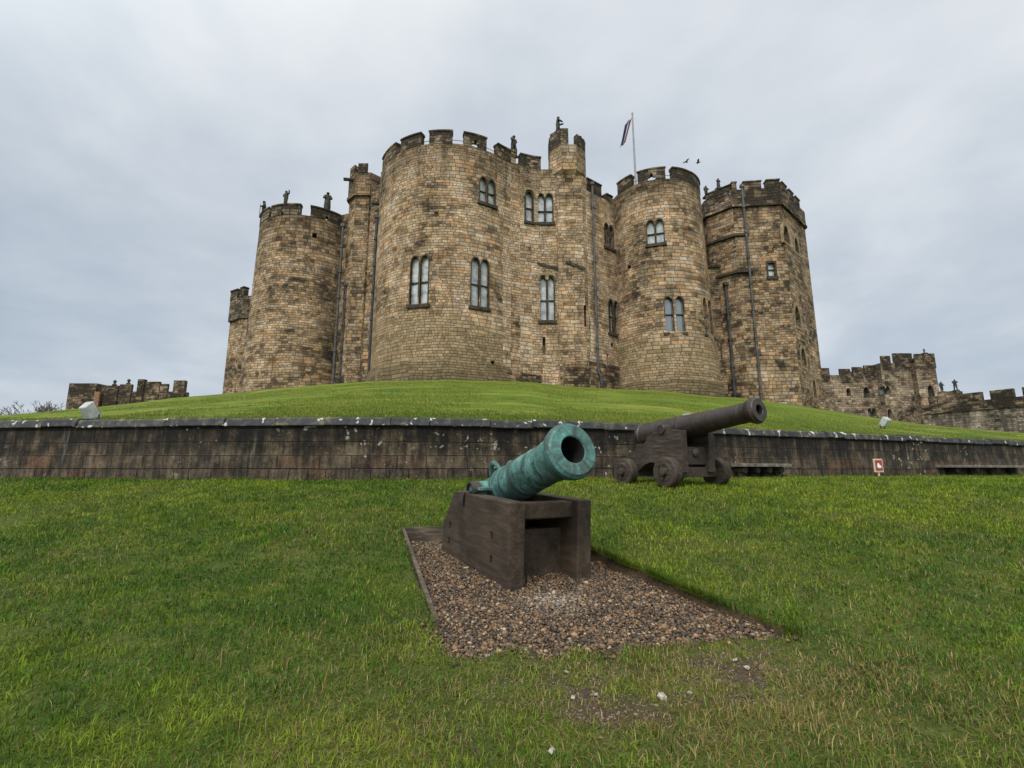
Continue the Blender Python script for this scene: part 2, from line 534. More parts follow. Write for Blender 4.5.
# grounds ------------------------------------------------------------
m, nt, b = new_mat('lawn_turf')
pos = nd(nt, 'ShaderNodeNewGeometry').outputs['Position']
at_ = nd(nt, 'ShaderNodeAttribute', attribute_name='soil').outputs['Fac']
a = noise(nt, pos, 1.3, 5.0, 0.6)
f = noise(nt, pos, 38.0, 4.0, 0.7)
col = ramp(nt, a, [(0.3, (0.030, 0.042, 0.009)), (0.5, (0.052, 0.066, 0.013)), (0.7, (0.085, 0.088, 0.022))])
col = mixc(nt, 1.0, col, ramp(nt, f, [(0.3, 0.5), (0.5, 1.0), (0.72, 1.45)]), 'MULTIPLY')
col = mixc(nt, at_, col, ramp(nt, f, [(0.3, (0.03, 0.021, 0.012)), (0.7, (0.088, 0.062, 0.036))]))
setb(nt, b, col, 0.95, spec=0.15, height=f, dist=0.02, strength=0.8)
MAT['lawn'] = m

m, nt, b = new_mat('mound_grass')
pos = nd(nt, 'ShaderNodeNewGeometry').outputs['Position']
a = noise(nt, mapping(nt, pos, scale=(0.16, 1.0, 0.0)), 0.75, 6.0, 0.62, 0.3)
c_ = noise(nt, mapping(nt, pos, scale=(0.25, 1.0, 0)), 3.2, 5.0, 0.65)
d_ = noise(nt, pos, 0.22, 4.0, 0.6)
f = noise(nt, pos, 16.0, 4.0, 0.7)
col = ramp(nt, mth(nt, 'ADD', mth(nt, 'MULTIPLY', a, 0.6), mth(nt, 'MULTIPLY', c_, 0.4)),
           [(0.36, (0.042, 0.080, 0.008)), (0.5, (0.090, 0.128, 0.012)), (0.62, (0.165, 0.170, 0.033))])
col = mixc(nt, 1.0, col, ramp(nt, d_, [(0.3, (0.88, 0.95, 0.9)), (0.5, 1.0), (0.7, (1.18, 1.06, 1.1))]), 'MULTIPLY')
col = mixc(nt, 1.0, col, ramp(nt, f, [(0.3, 0.7), (0.5, 1.0), (0.72, 1.3)]), 'MULTIPLY')
setb(nt, b, col, 0.95, spec=0.15, height=mth(nt, 'ADD', f, c_), dist=0.06, strength=0.7)
MAT['mound'] = m

m, nt, b = new_mat('grass_blade')
bc = nd(nt, 'ShaderNodeAttribute', attribute_name='tint').outputs['Color']
setb(nt, b, bc, 0.65, spec=0.15)
tr = nd(nt, 'ShaderNodeBsdfTranslucent', {'Color': bc})
mx = nd(nt, 'ShaderNodeMixShader', {0: 0.3, 1: b.outputs[0], 2: tr.outputs[0]})
nt.links.new(mx.outputs[0], [n for n in nt.nodes if n.type == 'OUTPUT_MATERIAL'][0].inputs['Surface'])
MAT['blade'] = m

m, nt, b = new_mat('pebble')
bc = nd(nt, 'ShaderNodeAttribute', attribute_name='tint').outputs['Color']
pos = nd(nt, 'ShaderNodeNewGeometry').outputs['Position']
f = noise(nt, pos, 120.0, 3.0)
setb(nt, b, mixc(nt, 1.0, bc, ramp(nt, f, [(0.3, 0.75), (0.7, 1.2)]), 'MULTIPLY'), 0.6, spec=0.4)
MAT['pebble'] = m
MAT['gravel_bed'] = simple('gravel_bed_soil', (0.03, 0.024, 0.018), (0.09, 0.07, 0.05), 40.0, 0.95, bump=0.02)

# dark retaining wall: wide sooty blocks, redder low courses, pale lichen
m, nt, b = new_mat('sooty_retaining_stone')
uv = nd(nt, 'ShaderNodeUVMap').outputs[0]
pos = nd(nt, 'ShaderNodeNewGeometry').outputs['Position']
sz = nd(nt, 'ShaderNodeSeparateXYZ', {0: uv}).outputs[1]
wob_ = noise(nt, uv, 2.2, 3.0)
uvw = nd(nt, 'ShaderNodeVectorMath', {0: uv, 1: nd(nt, 'ShaderNodeCombineXYZ', {0: mth(nt, 'MULTIPLY', wob_, 0.06), 1: mth(nt, 'MULTIPLY', wob_, 0.05)}).outputs[0]}, operation='ADD').outputs[0]
r, r2, j = ashlar(nt, uvw, 0.62, 0.30, 2.2, 0.016, 0.0)
stk = noise(nt, mapping(nt, uv, scale=(3.6, 0.42, 1)), 1.5, 8.0, 0.72)
reg = noise(nt, uv, 0.55, 4.0, 0.6)
blot = noise(nt, pos, 3.0, 7.0, 0.72)
t = mth(nt, 'ADD', mth(nt, 'MULTIPLY', r, 0.22), mth(nt, 'MULTIPLY', mth(nt, 'SUBTRACT', stk, 0.5), 2.3))
t = mth(nt, 'ADD', t, mth(nt, 'MULTIPLY', mth(nt, 'SUBTRACT', blot, 0.5), 1.9))
t = mth(nt, 'ADD', t, mth(nt, 'ADD', mth(nt, 'MULTIPLY', reg, 0.6), 0.04))
t = mth(nt, 'SUBTRACT', t, nd(nt, 'ShaderNodeMapRange', {0: sz, 1: 0.9, 2: 1.25, 3: 0.0, 4: 0.2}).outputs[0])
col = ramp(nt, t, [(0.1, (0.005, 0.004, 0.0032)), (0.38, (0.018, 0.0135, 0.009)), (0.62, (0.052, 0.037, 0.022)), (0.95, (0.14, 0.108, 0.066))])
lowc = ramp(nt, t, [(0.05, (0.014, 0.011, 0.008)), (0.4, (0.062, 0.044, 0.028)), (0.9, (0.17, 0.125, 0.08))])
lowc = mixc(nt, 1.0, lowc, ramp(nt, r2, [(0.0, (1.2, 0.86, 0.74)), (0.14, (1, 1, 1)), (1.0, (0.9, 0.98, 1.0))]), 'MULTIPLY')
fl = nd(nt, 'ShaderNodeMapRange', {0: mth(nt, 'ADD', sz, mth(nt, 'MULTIPLY', mth(nt, 'SUBTRACT', reg, 0.5), 0.8)), 1: 0.78, 2: 0.52, 3: 0.0, 4: 0.85}).outputs[0]
col = mixc(nt, fl, col, lowc)
fine = noise(nt, pos, 30.0, 5.0, 0.7)
col = mixc(nt, 1.0, col, ramp(nt, fine, [(0.3, 0.65), (0.7, 1.3)]), 'MULTIPLY')
lc = noise(nt, pos, 6.5, 2.0, 0.45, 0.2)
lm = mth(nt, 'MULTIPLY', nd(nt, 'ShaderNodeMapRange', {0: lc, 1: 0.665, 2: 0.70, 3: 0.0, 4: 0.8}).outputs[0],
         nd(nt, 'ShaderNodeMapRange', {0: noise(nt, uv, 0.3, 2.0), 1: 0.45, 2: 0.6, 3: 0.0, 4: 1.0}).outputs[0])
col = mixc(nt, lm, col, (0.42, 0.42, 0.37))
# pale lime runs
run = noise(nt, mapping(nt, uv, (3, 0, 0), scale=(1.6, 0.18, 1)), 1.7, 4.0, 0.7)
rm = nd(nt, 'ShaderNodeMapRange', {0: run, 1: 0.63, 2: 0.74, 3: 0.0, 4: 0.55}).outputs[0]
col = mixc(nt, rm, col, (0.25, 0.25, 0.21))
jv = nd(nt, 'ShaderNodeMapRange', {0: sz, 1: 0.45, 2: 0.62, 3: 0.8, 4: 0.4}).outputs[0]
col = mixc(nt, mth(nt, 'SUBTRACT', 1.0, mth(nt, 'MULTIPLY', mth(nt, 'SUBTRACT', 1.0, j), jv)), (0.006, 0.005, 0.005), col)
setb(nt, b, col, 0.8, spec=0.3, height=mth(nt, 'ADD', mth(nt, 'MULTIPLY', j, 0.8), mth(nt, 'ADD', fine, blot)), dist=0.05, strength=1.0)
MAT['retaining'] = m

m, nt, b = new_mat('slate_coping')
pos = nd(nt, 'ShaderNodeNewGeometry').outputs['Position']
oi = nd(nt, 'ShaderNodeObjectInfo').outputs['Random']
n = noise(nt, pos, 5.0, 6.0, 0.65)
col = ramp(nt, n, [(0.3, (0.009, 0.0095, 0.011)), (0.52, (0.022, 0.023, 0.026)), (0.60, (0.052, 0.048, 0.036)), (0.74, (0.13, 0.115, 0.07))])
col = mixc(nt, 1.0, col, ramp(nt, oi, [(0.0, (0.75, 0.75, 0.8)), (0.6, (1.1, 1.08, 1.05)), (1.0, (1.9, 1.75, 1.5))]), 'MULTIPLY')
lc = noise(nt, pos, 4.6, 3.0, 0.5, 0.25)
lm = nd(nt, 'ShaderNodeMapRange', {0: lc, 1: 0.62, 2: 0.65, 3: 0.0, 4: 0.85}).outputs[0]
col = mixc(nt, lm, col, (0.44, 0.44, 0.40))
setb(nt, b, col, 0.75, spec=0.4, height=n, dist=0.02, strength=0.6)
MAT['coping'] = m

# ------------------------------------------------------------------ ground shapes
WALLPTS = [(-60, 17.5), (-45, 15.6), (-30, 13.6), (-20, 12.5), (-12.5, 11.7), (-8, 11.2), (-4.9, 11.0), (-2.6, 11.1), (0, 11.55), (3.1, 12.4),
           (6.3, 13.65), (9.2, 14.95), (15, 17.4), (21.9, 20.3), (32, 24.5), (45, 29.5), (60, 35)]


def spline(pts, step=0.15):
    P = [Vector((p[0], p[1])) for p in pts]
    P = [P[0] * 2 - P[1]] + P + [P[-1] * 2 - P[-2]]
    out = []
    for i in range(1, len(P) - 2):
        p0, p1, p2, p3 = P[i - 1:i + 3]
        n = max(2, int((p2 - p1).length / step))
        for k in range(n):
            t = k / n
            out.append(0.5 * ((2 * p1) + (p2 - p0) * t + (2 * p0 - 5 * p1 + 4 * p2 - p3) * t * t + (3 * p1 - p0 - 3 * p2 + p3) * t ** 3))
    out.append(P[-2])
    return out


WC = spline(WALLPTS)
WX = np.array([p.x for p in WC])
WY = np.array([p.y for p in WC])
yw = lambda x: np.interp(x, WX, WY)
GY = [-30, 0, 2, 3, 4, 5.3, 6.28, 7.2, 8.2, 9.2, 10.2, 11, 60]
GZ = [-0.05, 0.0, 0.02, 0.05, 0.13, 0.27, 0.375, 0.49, 0.635, 0.765, 0.835, 0.87, 0.87]
_gy = np.linspace(-30, 60, 1801)
_gz = np.interp(_gy, GY, GZ)
_k = np.ones(15) / 15
_gz = np.convolve(np.pad(_gz, 7, mode='edge'), _k, mode='valid')
g0 = lambda y: np.interp(y, _gy, _gz)


def vnoise(x, y, scale, seed):
    rng = np.random.default_rng(seed)
    T = rng.random((256, 256))
    X, Y = np.asarray(x) * scale + 1000, np.asarray(y) * scale + 1000
    xi, yi = np.floor(X).astype(int), np.floor(Y).astype(int)
    fx, fy = X - xi, Y - yi
    fx, fy = fx * fx * (3 - 2 * fx), fy * fy * (3 - 2 * fy)
    q = lambda a, c: T[a % 256, c % 256]
    return (q(xi, yi) * (1 - fx) + q(xi + 1, yi) * fx) * (1 - fy) + (q(xi, yi + 1) * (1 - fx) + q(xi + 1, yi + 1) * fx) * fy


PIT = [(-1.39, 6.28), (-0.38, 3.0), (1.80, 3.24), (0.30, 6.55)]     # counter-clockwise from the far left corner


def pit_d(x, y):
    """distance inside the pit edge (positive inside), per edge minimum"""
    d = None
    for i in range(4):
        a, c = PIT[i], PIT[(i + 1) % 4]
        ex, ey = c[0] - a[0], c[1] - a[1]
        L = math.hypot(ex, ey)
        wob = 0.0
        k = ((x - a[0]) * -ey + (y - a[1]) * ex) / L
        if i in (1, 2):
            k = k + (vnoise(x, y, 5.0, 40 + i) - 0.5) * (0.20 if i == 1 else 0.08)
        d = k if d is None else np.minimum(d, k)
    return d


gravel_z = lambda y: 0.005 + (y - 3.0) * 0.06


def lawn_z(x, y, pit=True):
    z = g0(y) + (vnoise(x, y, 0.9, 3) - 0.5) * 0.03 + (vnoise(x, y, 4.0, 4) - 0.5) * 0.015
    if pit:
        d = pit_d(x, y)
        k = np.clip((d + 0.01) / 0.05, 0, 1)
        z = z * (1 - k) + np.minimum(z, gravel_z(y) - 0.03) * k
    return z


def worn(x, y):
    """how trampled the lawn is"""
    w = 1.0 * np.exp(-(((x - 0.45) / 0.75) ** 2 + ((y - 2.55) / 0.42) ** 2)) + 0.8 * np.exp(-(((x - 1.3) / 0.7) ** 2 + ((y - 2.9) / 0.35) ** 2))
    w = w + 0.35 * np.exp(-(((x + 0.1) / 0.25) ** 2 + ((y - 2.1) / 0.2) ** 2))
    return np.clip(w, 0, 1) * (0.25 + 0.9 * vnoise(x, y, 2.6, 8)) * (0.3 + 1.2 * vnoise(x, y, 9.0, 9))


def grid_mesh(name, xs, ys, zf, mat, kind='structure', soil=None, holes=None):
    X, Y = np.meshgrid(xs, ys)
    Z = zf(X, Y)
    nx, ny = len(xs), len(ys)
    co = np.stack([X, Y, Z], -1).reshape(-1, 3)
    idx = np.arange(nx * ny).reshape(ny, nx)
    q = np.stack([idx[:-1, :-1], idx[:-1, 1:], idx[1:, 1:], idx[1:, :-1]], -1).reshape(-1, 4)
    me = bpy.data.meshes.new(name)
    me.vertices.add(len(co))
    me.vertices.foreach_set('co', co.ravel().astype(np.float32))
    me.loops.add(q.size)
    me.loops.foreach_set('vertex_index', q.ravel().astype(np.int32))
    me.polygons.add(len(q))
    me.polygons.foreach_set('loop_start', (np.arange(len(q)) * 4).astype(np.int32))
    me.polygons.foreach_set('loop_total', np.full(len(q), 4, np.int32))
    me.polygons.foreach_set('use_smooth', np.ones(len(q), bool))
    if soil is not None:
        at = me.attributes.new('soil', 'FLOAT', 'POINT')
        at.data.foreach_set('value', soil(X, Y).ravel().astype(np.float32))
    me.update()
    me.validate()
    me.materials.append(mat)
    o = bpy.data.objects.new(name, me)
    COL.objects.link(o)
    o['kind'] = kind
    return o


coarse = lambda a, c, n: np.linspace(a, c, n, endpoint=False)
xs = np.concatenate([coarse(-70, -6, 40), coarse(-6, -2, 40), coarse(-2, 2.6, 185), coarse(2.6, 7, 44), np.linspace(7, 70, 40)])
ys = np.concatenate([coarse(-20, 0, 10), coarse(0, 2.2, 30), coarse(2.2, 7.2, 200), coarse(7.2, 13, 50), np.linspace(13, 45, 30)])
EDGE = lambda x, y: np.where((np.abs(x) > 66) | (y < -18), -1.2, 0.0)


def soil_f(x, y):
    d = pit_d(x, y)
    s = np.where(d > -0.03, 1.0, 0.0)
    s = np.maximum(s, np.clip((worn(x, y) - 0.5) * 2.5, 0, 1))
    return s


grid_mesh('lawn', xs, ys, lambda x, y: lawn_z(x, y) + EDGE(x, y), MAT['lawn'], soil=soil_f)
gx = np.concatenate([np.linspace(-3000, -100, 12), np.linspace(-90, 90, 10), np.linspace(100, 3000, 12)])
grid_mesh('ground', gx, gx + 0.0, lambda x, y: np.full(x.shape, -1.0), MAT['mound'])

# mound: along every sight line from wall top to crest, then over the back
CR = [(-2.4, .07, 30), (-1.5, .092, 34), (-1.07, .111, 40), (-.865, .130, 46), (-.689, .1515, 50), (-.612, .1575, 50), (-.50, .1695, 42.5), (-.40, .1780, 41), (-.31, .1845, 37),
      (-.13, .1885, 35.6), (.04, .1835, 38.5), (.10, .176, 39.2), (.19, .1700, 39.2), (.33, .1632, 38.4), (.43, .1530, 41), (.50, .148, 42.5), (.60, .1338, 42.3),
      (.658, .1240, 46.5), (.75, .109, 46), (.86, .0925, 45), (1.02, .078, 42), (1.1, .0745, 41), (1.35, .065, 40), (2.4, .05, 40)]
cs, ct, cyy = (np.array([c[i] for c in CR]) for i in range(3))
th = np.concatenate([np.linspace(-66, -50, 30, endpoint=False), np.linspace(-50, 50, 260, endpoint=False), np.linspace(50, 66, 30)])
S = np.tan(np.radians(th))
WTOP = 2.24
wy_s = []
for s in S:
    k = np.argmax((WX - s * WY) >= 0) if True else 0
    wy_s.append(WY[k])
wy_s = np.array(wy_s) + 0.28
_kern = np.ones(5) / 5
crt = np.interp(S, cs, ct)
cry = np.interp(S, cs, cyy)
crt = np.convolve(np.pad(crt, 2, mode='edge'), _kern, mode='valid')
cry = np.convolve(np.pad(cry, 2, mode='edge'), _kern, mode='valid')
crz = CAMZ + crt * cry
ROWS = [(-0.002, 'front')] + [(t, 't') for t in np.linspace(0, 1, 70)] + [(4, 'b'), (14, 'b'), (26, 'b'), (40, 'b')]
co = []
for t, k in ROWS:
    if k == 'front':
        Y = wy_s + 0.02
        Z = np.full_like(Y, 0.5)
    elif k == 't':
        Y = wy_s + 0.02 + (cry - wy_s - 0.02) * t
        Z = WTOP + (crz - WTOP) * (t + 0.012 * math.sin(math.pi * t))
        Z = Z + ((vnoise(S * Y, Y, 0.33, 21) - 0.5) * 0.15 + (vnoise(S * Y, Y, 1.1, 22) - 0.5) * 0.08) * min(1, t * 6) * min(1, (1 - t) * 6)
    else:
        Y = cry + t
        Z = crz - {4: 0.05, 14: 1.2, 26: 4.0, 40: 99}[t]
        Z = np.maximum(Z, -1.05)
    co.append(np.stack([S * Y, Y, Z], -1))
MC = np.array(co)


def strip_mesh(name, C, mat):
    ny, nx = C.shape[:2]
    idx = np.arange(nx * ny).reshape(ny, nx)
    q = np.stack([idx[:-1, :-1], idx[:-1, 1:], idx[1:, 1:], idx[1:, :-1]], -1).reshape(-1, 4)
    me = bpy.data.meshes.new(name)
    me.from_pydata(C.reshape(-1, 3).tolist(), [], q.tolist())
    me.polygons.foreach_set('use_smooth', np.ones(len(q), bool))
    me.materials.append(mat)
    o = bpy.data.objects.new(name, me)
    COL.objects.link(o)
    o['kind'] = 'structure'
    return o


strip_mesh('mound', MC, MAT['mound'])


def mound_z(s, Y):
    w_, z1, y1 = np.interp(s, S, wy_s), np.interp(s, S, crz), np.interp(s, S, cry)
    t = np.clip((Y - w_) / (y1 - w_), 0, 1)
    return WTOP + (z1 - WTOP) * (t + 0.012 * np.sin(np.pi * t))


# ------------------------------------------------------------------ the keep
ARC = lambda cx, cy, r, a: (cx + r * math.sin(a), cy - r * math.cos(a))       # a = 0 faces the camera side


def hit_cyl(px, py, c):
    s = st(px, py)[0]
    cx, cy, r = c
    A, B_, C_ = s * s + 1, -2 * (s * cx + cy), cx * cx + cy * cy - r * r
    D_ = max(B_ * B_ - 4 * A * C_, 0)
    Y = (-B_ - math.sqrt(D_)) / (2 * A)
    return Vector((s * Y, Y, 0)), Vector((s * Y - cx, Y - cy, 0)).normalized()


def hit_plane(px, py, p0, p1):
    s = st(px, py)[0]
    dx, dy = p1[0] - p0[0], p1[1] - p0[1]
    # p0 + k d = (sY, Y)
    k = (s * p0[1] - p0[0]) / (dx - s * dy)
    n = Vector((dy, -dx, 0)).normalized()
    P = Vector((p0[0] + k * dx, p0[1] + k * dy, 0))
    if n.dot(P) > 0:
        n = -n
    return P, n


def hit(surf, px, py):
    return hit_cyl(px, py, surf[1]) if surf[0] == 'cyl' else hit_plane(px, py, surf[1], surf[2])


def arch(w, h, x0=0.0, y0=0.0, pointed=0.95, n=6):
    """outline of a pointed light, counter-clockwise from lower left"""
    sp = max(h - w * pointed, h * 0.25)
    pts = [(x0 - w / 2, y0), (x0 + w / 2, y0)]
    for k in range(n + 1):
        t = k / n
        pts.append((x0 + w / 2 * (1 - t ** 1.6), y0 + sp + (h - sp) * math.sin(t * math.pi / 2)))
    for k in range(n - 1, -1, -1):
        t = k / n
        pts.append((x0 - w / 2 * (1 - t ** 1.6), y0 + sp + (h - sp) * math.sin(t * math.pi / 2)))
    return pts


def grow(pts, x0, yb, d):
    cyo = sum(p[1] for p in pts) / len(pts)
    out = []
    for a, c in pts:
        dx = d if a > x0 + 1e-6 else (-d if a < x0 - 1e-6 else 0)
        dy = d * 1.3 if c > cyo else (-d if c <= yb + 1e-6 else 0)
        out.append((a + dx, c + dy))
    return out


keep = thing('castle_keep', (0, 44, 8), 'big sandstone castle keep with round towers and battlements on the grass mound', 'castle')
KINV = Matrix.Translation((0, -44, -8))


def kpart(o):
    o.parent = keep
    o.matrix_parent_inverse = KINV
    return o


def sub(o, p):
    """o and p are both modelled in world coordinates; p already sits under the keep"""
    o.parent = p
    return o


def window(px0, px1, py0, py1, surf, cut, lights=2, glass='glass', sill=True, transom=0.45, hood=False, pointed=0.95, flat=False, surround=0.11, depth=0.34, frame='frame'):
    pc, pm = (px0 + px1) / 2, (py0 + py1) / 2
    P, n = hit(surf, pc, pm)
    e = Vector((-n.y, n.x, 0))
    pl = ('pl', (P.x, P.y), (P.x + e.x, P.y + e.y))
    a = hit(pl, px0, pm)[0]
    c = hit(pl, px1, pm)[0]
    w = (c - a).length
    z0, z1 = at(pc, py1, P.y).z, at(pc, py0, P.y).z
    h = z1 - z0
    o = Vector((P.x, P.y, z0))
    mull = 0.16 if lights > 1 else 0
    lw = (w - mull * (lights - 1)) / lights
    fr, gl, sl_ = MB(), MB(), MB()
    for i in range(lights):
        x0 = -w / 2 + lw / 2 + i * (lw + mull)
        out = arch(lw, h, x0, 0, pointed) if not flat else [(x0 - lw / 2, 0), (x0 + lw / 2, 0), (x0 + lw / 2, h), (x0 - lw / 2, h)]
        cut.extrude(out, o, e, n, -depth, 0.7)
        fr.ring(out, grow(out, x0, 0, min(surround, mull / 2 - 0.005) if lights > 1 and False else surround * (0.68 if lights > 1 else 1)), o, e, n, -0.2, 0.035 + 0.002 * i)
        gl.extrude([(p[0], p[1]) for p in out], o, e, n, -depth + 0.01, -depth + 0.035)
        if transom:
            yb = h * transom
            fr.extrude([(x0 - lw / 2, yb), (x0 + lw / 2, yb), (x0 + lw / 2, yb + 0.09), (x0 - lw / 2, yb + 0.09)], o, e, n, -depth + 0.036, -depth + 0.16)
    wn = kpart(fr.build('window', MAT[frame], weld=False))
    g = sub(gl.build('pane', MAT[glass]), wn)
    if sill:
        sl_.extrude([(-w / 2 - 0.22, -0.34), (w / 2 + 0.22, -0.34), (w / 2 + 0.2, -0.06), (-w / 2 - 0.2, -0.06)], o, e, n, -0.3, 0.16)
        sub(sl_.build('sill', MAT['frame'], bevel=0.02), wn)
    if hood:
        hd = MB()
        for i in range(lights):
            x0 = -w / 2 + lw / 2 + i * (lw + mull)
            q = arch(lw, h, x0, 0, pointed)
            o1 = grow(q, x0, 0, surround * 0.7 + 0.02)
            o2 = grow(q, x0, 0, surround * 0.7 + 0.16)
            up_ = [k for k, p in enumerate(q) if p[1] > h * 0.55]
            hd.ring([o1[k] for k in up_], [o2[k] for k in up_], o, e, n, -0.05, 0.13 + 0.004 * i, closed=False)
        sub(hd.build('hood_mould', MAT['arch_stone'], weld=False), wn)
    return wn


def slit(px0, px1, py0, py1, surf, cut, depth=0.7):
    pc, pm = (px0 + px1) / 2, (py0 + py1) / 2
    P, n = hit(surf, pc, pm)
    e = Vector((-n.y, n.x, 0))
    w = max(0.1, (px1 - px0) * P.y / 465 / max(0.4, abs(n.y)))
    z0, z1 = at(pc, py1, P.y).z, at(pc, py0, P.y).z
    cut.extrude([(-w / 2, 0), (w / 2, 0), (w / 2, z1 - z0), (-w / 2, z1 - z0)], Vector((P.x, P.y, z0)), e, n, -depth, 0.7)


def round_tower(name, c, prof, mat, seg=160):
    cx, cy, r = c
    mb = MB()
    for i in range(len(prof) - 1):
        (za, ra), (zb, rb) = prof[i], prof[i + 1]
        for k in range(seg):
            a0, a1 = -math.pi + 2 * math.pi * k / seg, -math.pi + 2 * math.pi * (k + 1) / seg
            p = [ARC(cx, cy, ra, a0), ARC(cx, cy, ra, a1), ARC(cx, cy, rb, a1), ARC(cx, cy, rb, a0)]
            zs = [za, za, zb, zb]
            mb.face([(q[0], q[1], z) for q, z in zip(p, zs)], [(a0 * r, za), (a1 * r, za), (a1 * r, zb), (a0 * r, zb)])
    for z, rr, rev in ((prof[0][0], prof[0][1], True), (prof[-1][0], prof[-1][1], False)):
        pts = [ARC(cx, cy, rr, -math.pi + 2 * math.pi * k / seg) + (z,) for k in range(seg)]
        mb.face(list(reversed(pts)) if rev else pts)
    return kpart(mb.build(name, mat))


def ring_seg(mb, c, r0, r1, a0, a1, z0, z1, n=8, dz=0.0):
    cx, cy, _ = c
    for k in range(n):
        b0, b1 = a0 + (a1 - a0) * k / n, a0 + (a1 - a0) * (k + 1) / n
        o0, o1 = ARC(cx, cy, r1, b0), ARC(cx, cy, r1, b1)
        i0, i1 = ARC(cx, cy, r0, b0), ARC(cx, cy, r0, b1)
        mb.face([o0 + (z0,), o1 + (z0,), o1 + (z1,), o0 + (z1,)], [(b0 * r1, z0), (b1 * r1, z0), (b1 * r1, z1), (b0 * r1, z1)])
        mb.face([i1 + (z0,), i0 + (z0,), i0 + (z1 + dz,), i1 + (z1 + dz,)])
        mb.face([o0 + (z1,), o1 + (z1,), i1 + (z1 + dz,), i0 + (z1 + dz,)])
        mb.face([i0 + (z0,), i1 + (z0,), o1 + (z0,), o0 + (z0,)])
    for a, fl in ((a0, False), (a1, True)):
        o, i = ARC(cx, cy, r1, a), ARC(cx, cy, r0, a)
        q = [i + (z0,), o + (z0,), o + (z1,), i + (z1 + dz,)]
        mb.face(list(reversed(q)) if fl else q)


def merlon_round(tower, c, r, a0, a1, z0, z1, mat, loops=()):
    mb = MB()
    n = max(4, int((a1 - a0) * r / 0.35))
    ring_seg(mb, c, r - 0.55, r + 0.03, a0, a1, z0 - 0.03, z1 - 0.16, n)
    ob = mb.build('merlon', mat)
    sub(ob, tower)
    cut, cut2 = MB(), MB()
    for am, zz_ in loops:
        p = ARC(c[0], c[1], r, am)
        nn = Vector((p[0] - c[0], p[1] - c[1], 0)).normalized()
        e = Vector((-nn.y, nn.x, 0))
        o = Vector((p[0], p[1], zz_))
        cross = [(-.12, -.55), (.12, -.55), (.12, -.13), (.32, -.13), (.32, .15), (.12, .15), (.12, .5), (-.12, .5), (-.12, .15), (-.32, .15), (-.32, -.13), (-.12, -.13)]
        cut.extrude(cross, o, e, nn, -0.4, 0.8)
        cut2.extrude([(-.34, -.6), (.34, -.6), (.34, .47), (-.34, .47)], o, e, nn, -1.2, -0.18)
    if loops:
        carve(ob, cut2)
        carve(ob, cut)
    cap = MB()
    da = 0.05 / r
    ring_seg(cap, c, r - 0.60, r + 0.10, a0 - da, a1 + da, z1 - 0.165, z1 - 0.03, n, 0.10)
    sub(cap.build('merlon_cap', mat), tower)
    return ob


def ang(px, py, c):
    P, n = hit_cyl(px, py, c)
    return math.atan2(P.x - c[0], -(P.y - c[1]))


def merlons_round(tower, c, r, spans, z0, z1, mat, rest=(1.9, 2.7), loops=()):
    """visible merlons by their picture spans; the ring is closed at the back with the same rhythm"""
    amax, amin = -9, 9
    for k, (a, b2, py) in enumerate(spans):
        a0, a1 = ang(a, py, c), ang(b2, py, c)
        amax, amin = max(amax, a1), min(amin, a0)
        lp = [(ang(x, y, c), at(x, y, hit_cyl(x, y, c)[0].y).z) for x, y in loops if a < x < b2]
        merlon_round(tower, c, r, a0, a1, z0, z1, mat, lp)
    w, gap = 2.3 / r, 1.2 / r
    a = amax + gap
    while a + w < amin + 2 * math.pi - gap * 0.5 and a + w < math.pi * 1.45:
        merlon_round(tower, c, r, a, a + w, z0, z1, mat)
        a += w + gap


def merlon_line(tower, p0, p1, k0, k1, z0, z1, mat, th=0.55, proud=0.03):
    d = Vector((p1[0] - p0[0], p1[1] - p0[1], 0))
    L = d.length
    d.normalize()
    n = Vector((d.y, -d.x, 0))
    if n.y > 0 and abs(n.y) > 0.2:
        n = -n
    P = Vector((p0[0], p0[1], 0))
    mb = MB()
    q = lambda k, off: (P + d * k + n * off)
    def poly(a, b2, o0, o1):
        pl = [q(a, o1), q(b2, o1), q(b2, o0), q(a, o0)]
        pl = [(v.x, v.y) for v in pl]
        ar = sum(pl[i][0] * pl[(i + 1) % 4][1] - pl[(i + 1) % 4][0] * pl[i][1] for i in range(4))
        return pl if ar > 0 else pl[::-1]
    mb.prism(poly(k0, k1, -th, proud), z0 - 0.03, z1 - 0.15)
    ob = sub(mb.build('merlon', mat), tower)
    cp_ = MB()
    cp_.prism(poly(k0 - 0.05, k1 + 0.05, -th - 0.05, proud + 0.07), z1 - 0.155, z1)
    sub(cp_.build('merlon_cap', mat, bevel=0.03), tower)
    return ob


def kprism(name, poly, z0, z1, mat):
    mb = MB()
    mb.prism(poly, z0, z1)
    return kpart(mb.build(name, mat))


DARK = stone('sooty_parapet_stone', 9.1, dark=1.25, grey=0.25)
# --- D: great round tower
cD = (-5.7, 42.9, 6.9)
zD = 29.3
mD = stone('great_tower_stone', 1.3, ztop=28.3, zband=(9.6, 13.4), dark=-0.12)
tD = round_tower('round_tower', cD, [(3, 7.5), (8.0, 7.42), (8.5, 7.36), (9.25, 7.12), (9.55, 6.95), (28.05, 6.9)], mD)
cutD = MB()
sD = ('cyl', cD)
window(410.5, 428, 256, 304, sD, cutD)
window(471.5, 488.5, 259, 306.5, sD, cutD)
window(480, 495, 179, 203, sD, cutD)
slit(490.5, 494.5, 361, 365, sD, cutD)
slit(434, 438.5, 212, 216, sD, cutD, 0.15)
carve(tD, cutD)
merlons_round(tD, cD, 6.9, [(383.5, 396, 152), (401.5, 421.4, 136), (429.6, 452.6, 131), (464, 486.6, 138)], 28.05, zD, DARK, loops=[(475.5, 145.5)])

